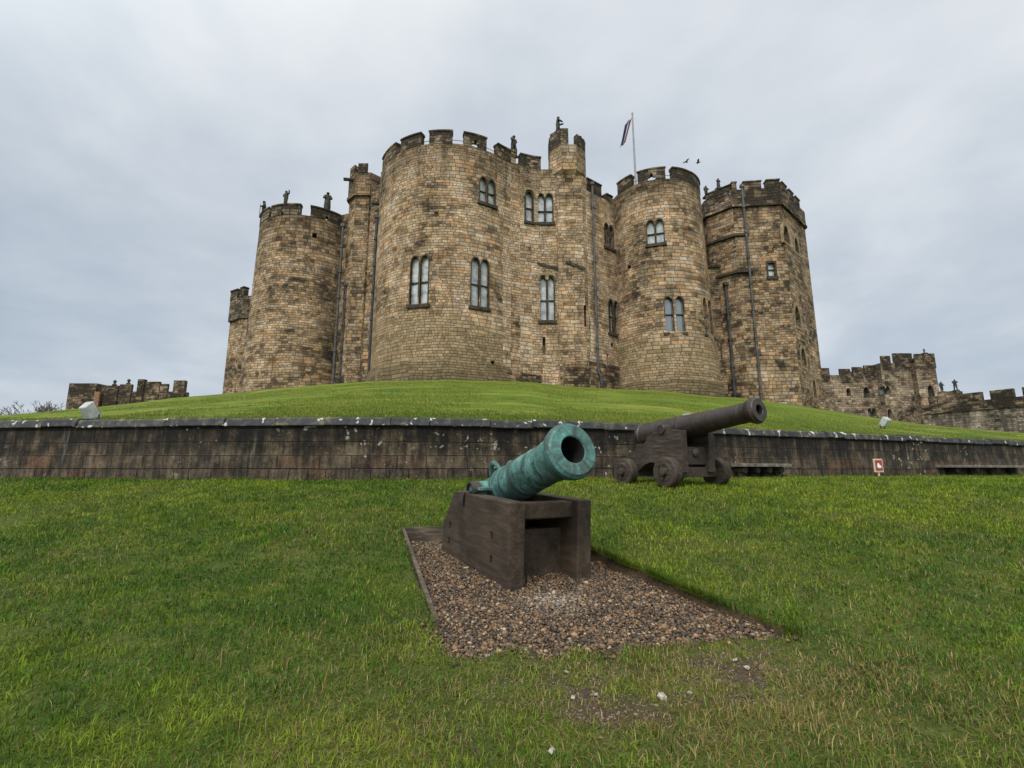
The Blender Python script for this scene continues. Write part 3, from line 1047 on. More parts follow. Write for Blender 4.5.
# --- flat bay beside it, stair turret shaft, wall to the next tower
mF = stone('bay_wall_stone', 4.7, ztop=27.8, dark=-0.42)
BAY = [(-1.29, 37.58), (-0.75, 38.03), (-0.1, 38.5), (0.7, 38.93), (1.7, 39.3), (2.6, 39.5), (4.3, 39.5), (4.3, 48), (-1.29, 48)]
bay = kprism('bay_wall', BAY, 3, 28.0, mF)
cutB = MB()
sB = ('pl', (0, 39.5), (4, 39.5))
window(537.5, 552.5, 194, 222, sB, cutB, transom=0.4)
window(526, 532.5, 192, 221, ('pl', BAY[3], BAY[4]), cutB, lights=1, surround=0.16, hood=True)
window(540.5, 554, 277, 320, sB, cutB, hood=True)
slit(542.5, 545.5, 337, 354, sB, cutB)
carve(bay, cutB)
for k_, (ka, kb) in ((0, (0.05, 0.74)), (1, (-0.05, 0.83)), (2, (-0.05, 0.5)), (3, (0.05, 1.06)), (4, (-0.06, 0.94))):
    merlon_line(bay, BAY[k_], BAY[k_ + 1], ka, kb, 28.0, 29.25, DARK)
mE = stone('stair_turret_stone', 6.2, ztop=30.4, dark=-0.2)
OCT = lambda cx, cy, r, n=8, ph=math.pi / 8: [(cx + r * math.cos(2 * math.pi * k / n + ph), cy + r * math.sin(2 * math.pi * k / n + ph)) for k in range(n)]
cE = (5.05, 40.4)
shaft = kprism('stair_turret', [(4.02, 39.22), (6.25, 39.22), (6.95, 39.9), (6.95, 42), (4.02, 42)], 3, 27.2, mE)
head = MB()
prof = [(26.6, 1.25), (27.2, 1.5), (27.5, 1.78), (30.0, 1.78)]
for i in range(3):
    a_, b_ = OCT(cE[0] + 0.05, cE[1], prof[i][1]), OCT(cE[0] + 0.05, cE[1], prof[i + 1][1])
    for k in range(8):
        jn = (k + 1) % 8
        head.face([a_[k] + (prof[i][0],), a_[jn] + (prof[i][0],), b_[jn] + (prof[i + 1][0],), b_[k] + (prof[i + 1][0],)])
head.face([p + (30.0,) for p in OCT(cE[0] + 0.05, cE[1], 1.78)])
head.face([p + (26.6,) for p in reversed(OCT(cE[0] + 0.05, cE[1], 1.25))])
hE = sub(head.build('turret_head', mE), shaft)


def oct_merlons(parent, c, r, idx, z0, z1, mat, frac=(0.06, 0.94), th=0.45, lift=None):
    P = OCT(c[0], c[1], r)
    for k in idx:
        a, c2 = Vector(P[k] + (0,)), Vector(P[(k + 1) % 8] + (0,))
        d = c2 - a
        L = d.length
        d.normalize()
        nrm = Vector((d.y, -d.x, 0))
        zt = z1 + ((lift or {}).get(k, 0.0))
        mb = MB()
        pl = [a + d * L * frac[0] + nrm * .03, a + d * L * frac[1] + nrm * .03, a + d * L * (frac[1] - .1) - nrm * th, a + d * L * (frac[0] + .1) - nrm * th]
        mb.prism([(v.x, v.y) for v in pl], z0 - .03, zt)
        sub(mb.build('merlon', mat, bevel=0.03), parent)


oct_merlons(shaft, (cE[0] + 0.05, cE[1]), 1.78, [3, 4, 1, 6, 7], 30.0, 31.1, DARK, lift={4: 0.55, 3: 0.35, 6: 0.0})
oct_merlons(shaft, (cE[0] + 0.05, cE[1]), 1.78, [5], 30.0, 31.6, DARK, (-0.03, 0.5))
# walls
fF0, fF1 = (6.9, 39.75), (9.9, 42.1)
wF = kprism('curtain_wall', [(6.4, 39.5), (6.7, 39.6), fF1, (9.9, 48), (6.4, 48)], 3, 26.05, mF)
fF0 = (6.7, 39.6)
sF = ('pl', fF0, fF1)
cutF = MB()
window(604.8, 613, 225, 247, sF, cutF, glass='glass_dim')
window(609, 618.5, 301, 333, sF, cutF, glass='glass_dim', transom=0.5)
slit(607, 609, 354, 371, sF, cutF)
slit(610.5, 614, 343, 347, sF, cutF)
carve(wF, cutF)
sE_ = ('pl', (4.1, 39.22), (6.2, 39.22))
cutE = MB()
slit(584, 586.5, 305, 327, sE_, cutE)
carve(shaft, cutE)
merlon_line(wF, fF0, fF1, 0.1, 2.05, 26.05, 27.3, DARK)
merlon_line(wF, fF0, fF1, 2.75, 3.6, 26.05, 26.75, DARK)
mb = MB()
mb.prism([(4.3, 39.0), (6.4, 39.0), (6.85, 39.35), (9.95, 41.75), (9.8, 42.4), (6.5, 40.3), (4.3, 39.8)], 3, 10.05)
mb.prism([(-2.2, 36.55), (-1.2, 37.25), (-0.5, 37.85), (0.3, 38.4), (1.3, 38.95), (2.5, 39.42), (2.0, 40), (-2, 38.5)], 3, 8.95)
mb2 = kpart(mb.build('plinth', stone('plinth_stone', 3.9, dark=0.95), bevel=0.08))

# --- G: second round tower
cG = (13.9, 43.3, 4.3)
mG = stone('second_tower_stone', 2.6, ztop=27.2, zband=(8.5, 12.2), dark=0.08)
tG = round_tower('round_tower', cG, [(3, 5.2), (7.4, 5.12), (8.3, 5.0), (8.6, 4.86), (12, 4.72), (17.2, 4.5), (26.75, 4.28)], mG, 128)
cutG = MB()
window(647, 663.5, 220, 243, ('cyl', (13.9, 43.3, 4.4)), cutG, transom=0.42)
window(665, 684, 297, 332, ('cyl', (13.9, 43.3, 4.52)), cutG, transom=0.5, pointed=0.6, glass='glass_mid')
window(703.5, 712, 299, 335, ('cyl', (13.9, 43.3, 4.52)), cutG, transom=0.5, glass='glass_dim', frame='arch_stone', hood=False)
slit(628, 631, 265, 269, ('cyl', (13.9, 43.3, 4.4)), cutG)
carve(tG, cutG)
merlons_round(tG, cG, 4.28, [(617, 631, 180), (637, 665, 169), (672.5, 699.5, 175)], 26.75, 27.95, DARK, loops=[(651.6, 178.5)])

# --- I: polygonal tower on the right
I_ = [(19.7, 44.9), (21.5, 43.05), (26.0, 42.6), (31.0, 47.1), (31.0, 57), (19.7, 57)]
mI = stone('right_tower_stone', 7.5, ztop=27.5, dark=0.4)
tI = kprism('polygonal_tower', I_, 2, 28.0, mI)
cutI = MB()
f1, f2 = ('pl', I_[1], I_[2]), ('pl', I_[2], I_[3])
window(768, 775, 263, 276, f1, cutI, lights=1, flat=True, transom=0.5, surround=0.16)
for a in ((783.5, 789, 226, 243), (794.5, 798.5, 238, 253), (795, 800, 306, 327), (801, 806, 348, 367), (813, 816, 380, 398)):
    window(a[0], a[1], a[2], a[3], f2, cutI, lights=1, glass='glass_dim', transom=0, sill=False, surround=0.22, depth=0.6, frame='arch_stone')
carve(tI, cutI)


def offset_poly(pl, d):
    n = len(pl)
    out = []
    for i in range(n):
        p0, p1, p2 = (Vector(pl[(i - 1) % n]), Vector(pl[i]), Vector(pl[(i + 1) % n]))
        n1 = Vector(((p1 - p0).y, -(p1 - p0).x)).normalized()
        n2 = Vector(((p2 - p1).y, -(p2 - p1).x)).normalized()
        b_ = (n1 + n2).normalized()
        q = p1 + b_ * d / max(0.3, b_.dot(n1))
        out.append((q.x, q.y))
    return out


mb = MB()
mb.prism(offset_poly(I_, 0.22), 26.25, 26.55)
sub(mb.build('string_course', DARK, bevel=0.05), tI)
mb = MB()
mb.prism(offset_poly(I_, 0.13), 26.5, 28.1)
sub(mb.build('parapet', DARK), tI)
Io = offset_poly(I_, 0.13)
L1 = (Vector(Io[2]) - Vector(Io[1])).length
L2 = (Vector(Io[3]) - Vector(Io[2])).length
L0 = (Vector(Io[1]) - Vector(Io[0])).length
merlon_line(tI, Io[0], Io[1], 0.2, L0 - 0.05, 28.1, 28.75, DARK)
merlon_line(tI, Io[1], Io[2], 0.1, 0.55, 28.1, 28.95, DARK)
merlon_line(tI, Io[1], Io[2], 1.2, 2.85, 28.1, 28.95, DARK)
merlon_line(tI, Io[1], Io[2], 3.35, L1 - 0.05, 28.1, 29.0, DARK)
for k in np.arange(0.4, L2 - 1.2, 1.85):
    merlon_line(tI, Io[2], Io[3], k, k + 1.25, 28.1, 28.9, DARK)
mH = stone('recess_wall_stone', 8.8, ztop=27, dark=0.45)
kprism('link_wall', [(15, 46.2), (20.2, 46.2), (20.2, 50), (15, 50)], 3, 26.4, mH)
lk = kprism('stair_block', [(17.8, 45.2), (19.1, 44.35), (20.3, 44.35), (20.3, 47), (17.8, 47)], 3, 20.6, mH)
cutL = MB()
window(722, 727, 341, 366, ('pl', (19.1, 44.35), (20.3, 44.35)), cutL, lights=1, glass='glass_dim', transom=0.5, sill=False)
carve(lk, cutL)
mb = MB()
mb.box((19.1, 45.5, 20.72), (3.0, 2.7, 0.25))
sub(mb.build('stair_block_roof', DARK, bevel=0.04), lk)
IL = offset_poly(I_, 0.28)
for z_, kk in ((at(727, 238, 43.5).z, 0.28), (at(730, 274, 43.5).z, 0.30)):
    q0, q1, q2 = Vector(IL[0]), Vector(IL[1]), Vector(IL[2])
    e_ = q1 + (q2 - q1) * kk
    mb = MB()
    mb.prism([tuple(q0), tuple(q1), tuple(e_), (e_.x, e_.y + 0.6), (q1.x + 0.1, q1.y + 0.6), (q0.x + 0.3, q0.y + 0.4)], z_ - 0.13, z_ + 0.13)
    kpart(mb.build('ledge', MAT['frame'], bevel=0.03))

# --- B: left round tower
cB = (-21.3, 47.4, 4.9)
mBt = stone('left_tower_stone', 5.1, ztop=25.2, zband=(6.5, 8.5), dark=0.22)
tB = round_tower('round_tower', cB, [(3, 5.4), (8.0, 5.3), (11, 5.2), (18, 5.0), (25.3, 4.87)], mBt, 128)
cutBt = MB()
slit(312.5, 316.5, 233, 238, ('cyl', cB), cutBt)
carve(tB, cutBt)
merlons_round(tB, cB, 4.87, [(259.5, 268, 222), (272, 300.6, 208), (310.6, 341.5, 212)], 25.3, 26.45, DARK, loops=[(281.7, 217), (326.8, 221)])

# --- A: low far tower on the left, C: slim turret between B and D
mA = stone('far_tower_stone', 3.2, ztop=21, dark=0.35)
A_ = [(-33.9, 55.5), (-31.5, 54), (-24, 54), (-24, 62), (-33.9, 62)]
tA = kprism('low_tower', A_, 2, 21.2, mA)
mb = MB()
mb.prism(offset_poly(A_, 0.2), 18.6, 21.3)
sub(mb.build('parapet', DARK), tA)
Ao = offset_poly(A_, 0.2)
merlon_line(tA, Ao[0], Ao[1], 0.0, 1.5, 21.3, 22.5, DARK)
merlon_line(tA, Ao[0], Ao[1], 2.1, 2.9, 21.3, 22.5, DARK)
merlon_line(tA, Ao[1], Ao[2], 0.9, 2.6, 21.3, 22.7, DARK)
mC = stone('slim_turret_stone', 11.4, ztop=29, dark=0.35)
cC = (-14.75, 45.0)
tC = kprism('slim_turret', OCT(cC[0], cC[1], 1.75), 2, 27.9, mC)
mb = MB()
mb.prism(OCT(cC[0], cC[1], 1.92), 28.0, 30.2)
mb.prism(OCT(cC[0], cC[1], 2.02), 27.7, 28.0)
sub(mb.build('turret_head', mC), tC)
oct_merlons(tC, cC, 1.92, [1, 3, 4, 5, 7], 30.2, 31.2, DARK, (0.12, 0.8))
kprism('link_wall', [(-19.0, 45.6), (-15.5, 44.3), (-13.0, 43.2), (-9, 43.2), (-9, 50), (-19, 50)], 3, 26.6, mC)
kprism('buttress', [(-13.6, 42.5), (-12.2, 42.0), (-11.5, 44.5), (-13.6, 44.5)], 3, 28.2, mC)
# body of the keep behind the towers so that it is one building
kprism('inner_range', [(-18, 50), (19.5, 50), (19.5, 60), (-24, 60)], 3, 24.5, mF)


def pipe(x, y, z0, z1, r, mat, brackets=True):
    mb = MB()
    mb.tube([(x, y, z0), (x, y, z1)], r, 10)
    o = kpart(mb.build('drainpipe', MAT[mat], smooth=True))
    hb = MB()
    hb.box((x, y, z1 + 0.1), (r * 3.2, r * 3, 0.3))
    sub(hb.build('hopper', MAT[mat], bevel=0.02), o)
    if brackets:
        for zc in np.arange(z0 + 2, z1 - 1, 2.6):
            cb = MB()
            cb.lathe([(-0.12, r * 1.02), (-0.12, r * 1.5), (0.12, r * 1.5), (0.12, r * 1.02)], Vector((x, y, zc)), Vector((0, 0, 1)), 10)
            sub(cb.build('collar', MAT[mat]), o)
    return o


pipe(-16.55, 43.6, 7.5, 24.6, 0.12, 'lead')
pipe(-16.0, 43.9, 7.5, 18.6, 0.12, 'iron_pipe')
pipe(-12.62, 41.45, 7.2, 24.3, 0.13, 'iron_pipe')
pipe(7.28, 39.72, 9.4, 26.6, 0.105, 'lead')
pipe(22.45, 42.75, 6, 28.3, 0.11, 'lead')
pipe(20.55, 43.75, 6, 18.6, 0.14, 'iron_pipe')
# elbow of the wall pipe over its plinth
mb = MB()
mb.tube([(7.28, 39.7, 9.6), (7.32, 39.45, 9.2), (7.42, 39.3, 8.8), (7.6, 39.25, 6.5)], 0.16, 10)
kpart(mb.build('drainpipe', MAT['iron_pipe'], smooth=True))
# rainwater spouts
for px, py, Y, dx in ((347.5, 179, 43.4, -0.9), (376, 203, 41.6, -0.8)):
    p = at(px, py, Y)
    mb = MB()
    mb.tube([p + Vector((-dx * 1.2, 0.3, 0.05)), p + Vector((dx * 0.4, -0.1, -0.08))], 0.17, 8)
    kpart(mb.build('waterspout', MAT['frame']))
# dark scars of a vanished roof on the bay
for (xa, ya, xb, yb) in ((537, 262, 560, 268), (566, 262, 585, 269)):
    a, b2 = at(xa, ya, 39.2), at(xb, yb, 39.2)
    d = b2 - a
    mb = MB()
    yy = 39.5 if xa < 560 else 39.22
    n_ = Vector((0, -1, 0))
    mb.extrude([(0, -0.12), (d.length, -0.12), (d.length, 0.12), (0, 0.12)], Vector((a.x, yy, a.z)), d.normalized(), n_, -0.1, 0.09, Vector((-d.z, 0, d.x)).normalized())
    kpart(mb.build('weathering_course', MAT['frame']))
# hand rail between the merlons
rl = MB()
for h_ in (0.75,):
    rl.tube([ARC(cD[0], cD[1], 6.3, a_) + (28.05 + h_,) for a_ in np.linspace(-1.3, 1.2, 40)], 0.025, 5)
sub(rl.build('hand_rail', MAT['iron_pipe']), tD)
rl = MB()
rl.tube([ARC(cG[0], cG[1], 3.7, a_) + (26.75 + 0.7,) for a_ in np.linspace(-1.3, 1.3, 30)], 0.025, 5)
sub(rl.build('hand_rail', MAT['iron_pipe']), tG)


# ------------------------------------------------------------------ statues on the roofs
def figure_mesh(pose, h):
    """one continuous standing figure grown with the skin modifier; height 1.8 before scaling"""
    V, E, Rr = [], [], []
    def v(p, r):
        V.append(p); Rr.append(r); return len(V) - 1
    pel = v((0, 0, .95), .165)
    wst = v((0, 0, 1.12), .15)
    ch = v((0.0, 0, 1.38), .19)
    nk = v((0.02, 0, 1.53), .075)
    hd_ = v((0.04, 0, 1.66), .115)
    tp = v((0.04, 0, 1.77), .085)
    E += [(pel, wst), (wst, ch), (ch, nk), (nk, hd_), (hd_, tp)]
    for s, (el, ha), (kn, ft) in ((1, pose[0], pose[2]), (-1, pose[1], pose[3])):
        sh = v((0, s * .21, 1.43), .085)
        e_ = v(el, .065); w_ = v(ha, .05)
        E += [(ch, sh), (sh, e_), (e_, w_)]
        hp = v((0, s * .11, .88), .12)
        k_ = v(kn, .085); a_ = v(ft, .06); t_ = v((ft[0] + .16, ft[1], ft[2] - .04), .05)
        E += [(pel, hp), (hp, k_), (k_, a_), (a_, t_)]
    me = bpy.data.meshes.new('figure')
    me.from_pydata(V, E, [])
    o = bpy.data.objects.new('figure', me)
    COL.objects.link(o)
    md = o.modifiers.new('s', 'SKIN')
    for i, sv in enumerate(me.skin_vertices[0].data):
        sv.radius = (Rr[i] * 1.32, Rr[i] * 1.32)
        sv.use_root = (i == 0)
    o.modifiers.new('u', 'SUBSURF').levels = 2
    bpy.context.view_layer.update()
    m2 = bpy.data.meshes.new_from_object(o.evaluated_get(bpy.context.evaluated_depsgraph_get()))
    bpy.data.objects.remove(o)
    bpy.data.meshes.remove(me)
    m2.transform(Matrix.Scale(h / 1.85, 4))
    m2.materials.clear()
    m2.materials.append(MAT['statue'])
    m2.polygons.foreach_set('use_smooth', np.ones(len(m2.polygons), bool))
    return m2


LEG = (((0.05, .13, .5), (0.0, .14, .07)), ((0.02, -.13, .5), (0.03, -.15, .07)))
STRIDE = (((0.16, .13, .5), (0.12, .15, .07)), ((-0.06, -.13, .5), (-0.2, -.15, .07)))
POSES = {
    'raised': (((.05, .42, 1.35), (.16, .50, 1.72)), ((.05, -.36, 1.2), (.22, -.2, 1.08))) + LEG,
    'robed': (((.1, .32, 1.16), (.26, .12, 1.16)), ((.1, -.32, 1.16), (.26, -.12, 1.2))) + LEG,
    'aim': (((.15, .32, 1.25), (.5, .2, 1.25)), ((.12, -.32, 1.2), (.42, -.1, 1.18))) + STRIDE,
    'throw': (((.0, .42, 1.4), (-.05, .36, 1.72)), ((.1, -.40, 1.2), (.28, -.52, 1.0))) + STRIDE,
    'guard': (((.06, .34, 1.14), (.3, .3, 1.05)), ((.06, -.34, 1.14), (.12, -.36, .9))) + LEG,
}


def statue(px, py, Y, hpx, pose, rz, label, zbase=None, prop=None, group='stone figures on the battlements'):
    p = at(px, py, Y)
    if zbase is not None:
        p.z = zbase
    h = abs(at(px, py - hpx * 1.12, Y).z - p.z)
    t = thing('stone_statue', p, label, 'statue', group, rz)
    bm_ = MB()
    bm_.box((0, 0, 0.06), (0.55, 0.6, 0.2))
    bm_.build('statue_base', MAT['statue'], t, bevel=0.03)
    o = bpy.data.objects.new('figure', figure_mesh(POSES[pose], h - 0.12))
    COL.objects.link(o)
    o.parent = t
    o.location = (0, 0, 0.12)
    if prop == 'robe':
        rb_ = MB()
        k = (h - .12) / 1.85
        rb_.lathe([(0.1 * k, .25 * k), (.5 * k, .27 * k), (.95 * k, .24 * k), (1.2 * k, .22 * k), (1.42 * k, .2 * k)], Vector((0, 0, .12)), Vector((0, 0, 1)), 16)
        rb_.build('robe', MAT['statue'], t, smooth=True)
    if prop == 'spear':
        rb_ = MB()
        k = (h - .12) / 1.85
        rb_.tube([(0.3 * k, .3 * k, .15), (0.3 * k, .3 * k, 1.3 * k)], 0.035, 6)
        rb_.build('staff', MAT['statue'], t)
    return t


# rz: figures face +X locally; -pi/2 faces the camera
statue(263.4, 216, 46.0, 14, 'guard', -2.6, 'dark stone figure at the left rim of the left round tower', 26.45, 'spear')
statue(285.4, 206, 43.2, 14, 'raised', -1.9, 'stone figure with one raised arm on the left round tower', 26.45)
statue(327, 209, 44.4, 15.5, 'robed', -1.2, 'broad robed stone figure on the right merlon of the left round tower', 26.45, 'robe')
statue(513.5, 154, 39.6, 17, 'throw', -0.6, 'striding stone figure on the parapet between great round tower and stair turret', 29.3)
statue(558, 134, 39.4, 16, 'aim', -0.1, 'stone figure on top of the slim stair turret, highest of all statues', 31.25)
statue(580, 141, 40.6, 5, 'guard', -1.0, 'small half hidden stone figure behind the right merlon of the stair turret', 30.0)
statue(718.5, 187, 43.9, 8, 'robed', -1.4, 'small stone figure on the left end of the right polygonal tower', 28.75, 'robe')
statue(706, 192, 45.4, 6, 'guard', -1.4, 'tiny stone figure where the right polygonal tower meets the round tower', 28.75)

# ------------------------------------------------------------------ flag and birds
p = at(635.5, 178, 46)
fp = thing('flagpole', (p.x, 46, 24.5), 'white flagpole with a limp red, white and blue flag behind the second round tower', 'flagpole')
ztop = at(633, 114, 46).z - 24.5
mb = MB()
mb.tube([(0, 0, 0), (0, 0, ztop)], [0.13, 0.08], 10)
mb.build('pole', MAT['pole'], fp, smooth=True)
mb = MB()
mb.lathe([(0, 0.02), (0.05, 0.1), (0.14, 0.1), (0.2, 0.02)], Vector((0, 0, ztop)), Vector((0, 0, 1)), 12)
mb.build('finial', MAT['lamp_grey'], fp, smooth=True)
for nm, mk, u0, u1 in (('red_stripe', 'flag_red', 0.0, 0.33), ('white_stripe', 'flag_white', 0.33, 0.47), ('blue_stripe', 'flag_blue', 0.47, 1.0)):
    C = []
    for i in range(15):
        t = i / 14
        row = []
        for k in range(5):
            u = u0 + (u1 - u0) * k / 4
            x = -0.06 - 0.85 * t - u * 0.75 * (1 - 0.25 * t)
            z = ztop - 0.4 - 3.1 * t - u * 0.8 + 0.3 * u * t
            y = 0.16 * math.sin(u * 9 + t * 4)
            row.append((x, y, z))
        C.append(row)
    mb = MB()
    for i in range(14):
        for k in range(4):
            q = [C[i][k], C[i][k + 1], C[i + 1][k + 1], C[i + 1][k]]
            mb.face(q)
    o = mb.build(nm, MAT[mk], fp, smooth=True)
    o.modifiers.new('thickness', 'SOLIDIFY').thickness = 0.012
for px, py, rz, lab in ((686, 162, 0.4, 'left one of two dark birds flying above the second round tower'), (698, 162.5, -0.3, 'right one of two dark birds flying above the second round tower')):
    t = thing('bird', at(px, py, 60), lab, 'bird', 'birds in flight over the keep', rz)
    mb = MB()
    mb.lathe([(-.32, .02), (-.2, .06), (0, .10), (.16, .08), (.24, .055), (.30, .05), (.35, .012)], Vector((0, 0, 0)), Vector((1, 0, 0.05)), 10)
    mb.build('body', MAT['bird'], t, smooth=True)
    for s in (1, -1):
        w_ = MB()
        pts = [(0.12, 0.06 * s, 0.04), (0.16, 0.34 * s, 0.2), (0.0, 0.66 * s, 0.16), (-0.1, 0.36 * s, 0.18), (-0.12, 0.06 * s, 0.03)]
        w_.face(pts)
        o = w_.build('wing', MAT['bird'], t)
        o.modifiers.new('thickness', 'SOLIDIFY').thickness = 0.015

# ------------------------------------------------------------------ retaining wall
rw = thing('retaining_wall', (0, 11.5, 0.85), 'long low soot dark retaining wall with slate coping below the mound', 'wall')


def arc_sample(pts):
    L = [0]
    for i in range(1, len(pts)):
        L.append(L[-1] + (pts[i] - pts[i - 1]).length)
    return np.array(L)


AL = arc_sample(WC)
TX = np.gradient(WX, AL)
TY = np.gradient(WY, AL)


def wall_pt(l, off):
    x, y = np.interp(l, AL, WX), np.interp(l, AL, WY)
    tx, ty = np.interp(l, AL, TX), np.interp(l, AL, TY)
    k = math.hypot(tx, ty)
    return x + ty / k * off, y - tx / k * off           # off > 0 towards the camera side


def wall_strip(mb, l0, l1, step, prof):
    """prof: closed list of (offset, z) going round"""
    n = max(1, int((l1 - l0) / step))
    rows = []
    for i in range(n + 1):
        l = l0 + (l1 - l0) * i / n
        rows.append((l, [wall_pt(l, o) + (z,) for o, z in prof]))
    m_ = len(prof)
    for i in range(n):
        for k in range(m_):
            j = (k + 1) % m_
            a, c = rows[i], rows[i + 1]
            vv = (prof[k][1], prof[j][1])
            if abs(prof[k][1] - prof[j][1]) < 0.02:
                vv = (prof[k][1], prof[k][1] + abs(prof[k][0] - prof[j][0]))
            mb.face([a[1][k], c[1][k], c[1][j], a[1][j]], [(a[0], vv[0] - 0.85), (c[0], vv[0] - 0.85), (c[0], vv[1] - 0.85), (a[0], vv[1] - 0.85)])
    for r_, rev in ((rows[0], False), (rows[-1], True)):
        mb.face(r_[1][::-1] if rev else r_[1])


RI = Matrix.Translation((0, -11.5, -0.85))
mb = MB()
wall_strip(mb, 0.1, AL[-1] - 0.1, 0.4, [(-0.3, 0.2), (0.05, 0.2), (0.05, 1.44), (0.03, 1.46), (0.03, 2.115), (-0.3, 2.119)])
o = mb.build('wall_face', MAT['retaining'], rw)
o.matrix_parent_inverse = RI
l = 0.1
i0 = float(np.interp(-26, WX, AL))
i1 = float(np.interp(46, WX, AL))
segs = [(0.1, i0)]
l = i0
while l < i1:
    w_ = R_.uniform(0.85, 1.5)
    segs.append((l, min(l + w_, i1)))
    l += w_
segs.append((i1, AL[-1] - 0.1))
for l0, l1 in segs:
    mb = MB()
    dz, do = R_.uniform(-0.022, 0.022), R_.uniform(-0.018, 0.018)
    wall_strip(mb, l0 + 0.006, l1 - 0.006, 0.5, [(-0.34, 2.121 + dz * .3), (0.09 + do, 2.09 + dz), (0.11 + do, 2.11 + dz), (0.075 + do, 2.255 + dz), (0.03 + do, 2.29 + dz), (-0.34, 2.31 + dz)])
    o = mb.build('coping_stone', MAT['coping'], rw, bevel=0.012)
    o.matrix_parent_inverse = RI

# ------------------------------------------------------------------ things along the wall
def wall_at(px, py, off):
    """point of the wall line seen at column px, 'off' metres in front of it; returns pos, tangent angle"""
    s = st(px, py)[0]
    kk = np.hypot(TX, TY)
    OX, OY = WX + TY / kk * off, WY - TX / kk * off
    k = int(np.argmax((OX - s * OY) >= 0))
    x, y = OX[k], OY[k]
    return x, y, math.atan2(TY[k], TX[k])


def stone_bench(px0, px1, py, label):
    xa, ya, a = wall_at(px0, py, 0.28)
    xb, yb, _ = wall_at(px1, py, 0.28)
    L = math.hypot(xb - xa, yb - ya)
    z = 0.86
    t = thing('stone_bench', ((xa + xb) / 2, (ya + yb) / 2, z), label, 'bench', 'stone benches along the retaining wall', math.atan2(yb - ya, xb - xa))
    mb = MB()
    mb.box((0, 0, 0.37), (L, 0.42, 0.09))
    mb.build('seat', MAT['bench_top'], t, bevel=0.015)
    n = 4
    for k in range(n):
        x = -L / 2 + L * (k + 0.5) / n
        g_ = MB()
        g_.lathe([(-0.2, 0.0), (-0.2, 0.08), (-0.17, 0.10), (0.10, 0.10), (0.13, 0.08), (0.13, 0.0)], Vector((x, 0.05, 0.24)), Vector((0, -1, 0.0)), 18)
        g_.lathe([(0, .085), (.3, .07)], Vector((x, 0.1, -0.1)), Vector((0, 0, 1)), 10)
        g_.build('leg', MAT['frame'], t, smooth=True)  # dark leg colour stands in for the shade under the seat
    return t


stone_bench(944, 1021, 470, 'low stone bench against the wall, right of the red sign')
stone_bench(733, 785, 470, 'low stone bench against the wall, partly behind the wheel of the iron cannon')
x, y, a = wall_at(877.5, 470, 0.45)
EX0 = Vector((1, 0, 0))
sg = thing('notice_sign', (x, y, 0.86), 'small square red notice in a pale frame on a short post by the wall', 'sign', rz=a - 0.1)
mb = MB(); mb.box((0, 0.02, 0.12), (0.05, 0.04, 0.34)); mb.build('post', MAT['cream'], sg, bevel=0.005)
mb = MB(); mb.box((0, 0, 0.38), (0.38, 0.035, 0.42)); mb.build('frame', MAT['cream'], sg, bevel=0.008)
mb = MB(); mb.box((0, -0.02, 0.385), (0.29, 0.02, 0.33)); mb.build('panel', MAT['red'], sg, bevel=0.003)
mb = MB()
mb.extrude([(-.09, -.05), (.0, -.08), (.10, -.06), (.07, .0), (.02, .02), (.0, .08), (-.05, .07), (-.07, .01)], Vector((0, -0.03, 0.38)), EX0, Vector((0, -1, 0)), -0.004, 0.006)
mb.build('notice_print', MAT['white'], sg)


def floodlight(p, k, rz, label):
    t = thing('floodlight', p, label, 'floodlight', 'floodlights aimed at the keep', rz)
    mb = MB()
    # housing: tapering box open upwards towards the keep, local +x is the beam
    bx = lambda x, w, z0, z1: [(x, -w, z0), (x, w, z0), (x, w, z1), (x, -w, z1)]
    A, B2 = bx(-0.10, 0.20, 0.12, 0.48), bx(0.14, 0.25, 0.06, 0.56)
    rot = Matrix.Rotation(-0.55, 3, 'Y')
    sh = Vector((0, 0, 0.02))
    A = [rot @ (Vector(q) * k) + sh for q in A]
    B2 = [rot @ (Vector(q) * k) + sh for q in B2]
    mb.face(A[::-1])
    for i in range(4):
        j = (i + 1) % 4
        mb.face([A[i], A[j], B2[j], B2[i]])
    mb.face(B2)
    mb.build('housing', MAT['lamp_grey'], t, bevel=0.03 * k)
    c = [q + (B2[0] - A[0]).normalized() * 0.0 for q in B2]
    cen = sum(c, Vector()) / 4
    nrm = rot @ Vector((1, 0, 0))
    l_ = MB()
    l_.face([cen + (q - cen) * 0.86 + nrm * 0.012 for q in c])
    l_.build('lens', MAT['glass'], t)
    br = MB()
    for s in (-1, 1):
        br.tube([(0.0, 0.22 * s * k, -0.1), (0.0, 0.23 * s * k, 0.22 * k)], 0.025 * k, 6)
    br.tube([(0, -0.23 * k, 0.0), (0, 0.23 * k, 0.0)], 0.03 * k, 6)
    br.build('bracket', MAT['iron_pipe'], t)
    return t


s_ = st(95, 416)[0]
Yl = float(np.interp(s_, S, wy_s)) + 0.35
floodlight(Vector((s_ * Yl, Yl, 2.27)), 0.9, math.radians(62), 'pale grey floodlight standing at the back of the wall top, left end')
s_ = st(883, 430)[0]
floodlight(Vector((s_ * 22.5, 22.5, float(mound_z(s_, 22.5)) + 0.02)), 0.95, math.radians(120), 'pale grey floodlight alone on the grass slope, right')

# ------------------------------------------------------------------ far buildings
mR = stone('ruin_stone', 12.3, dark=1.35, grey=0.2)


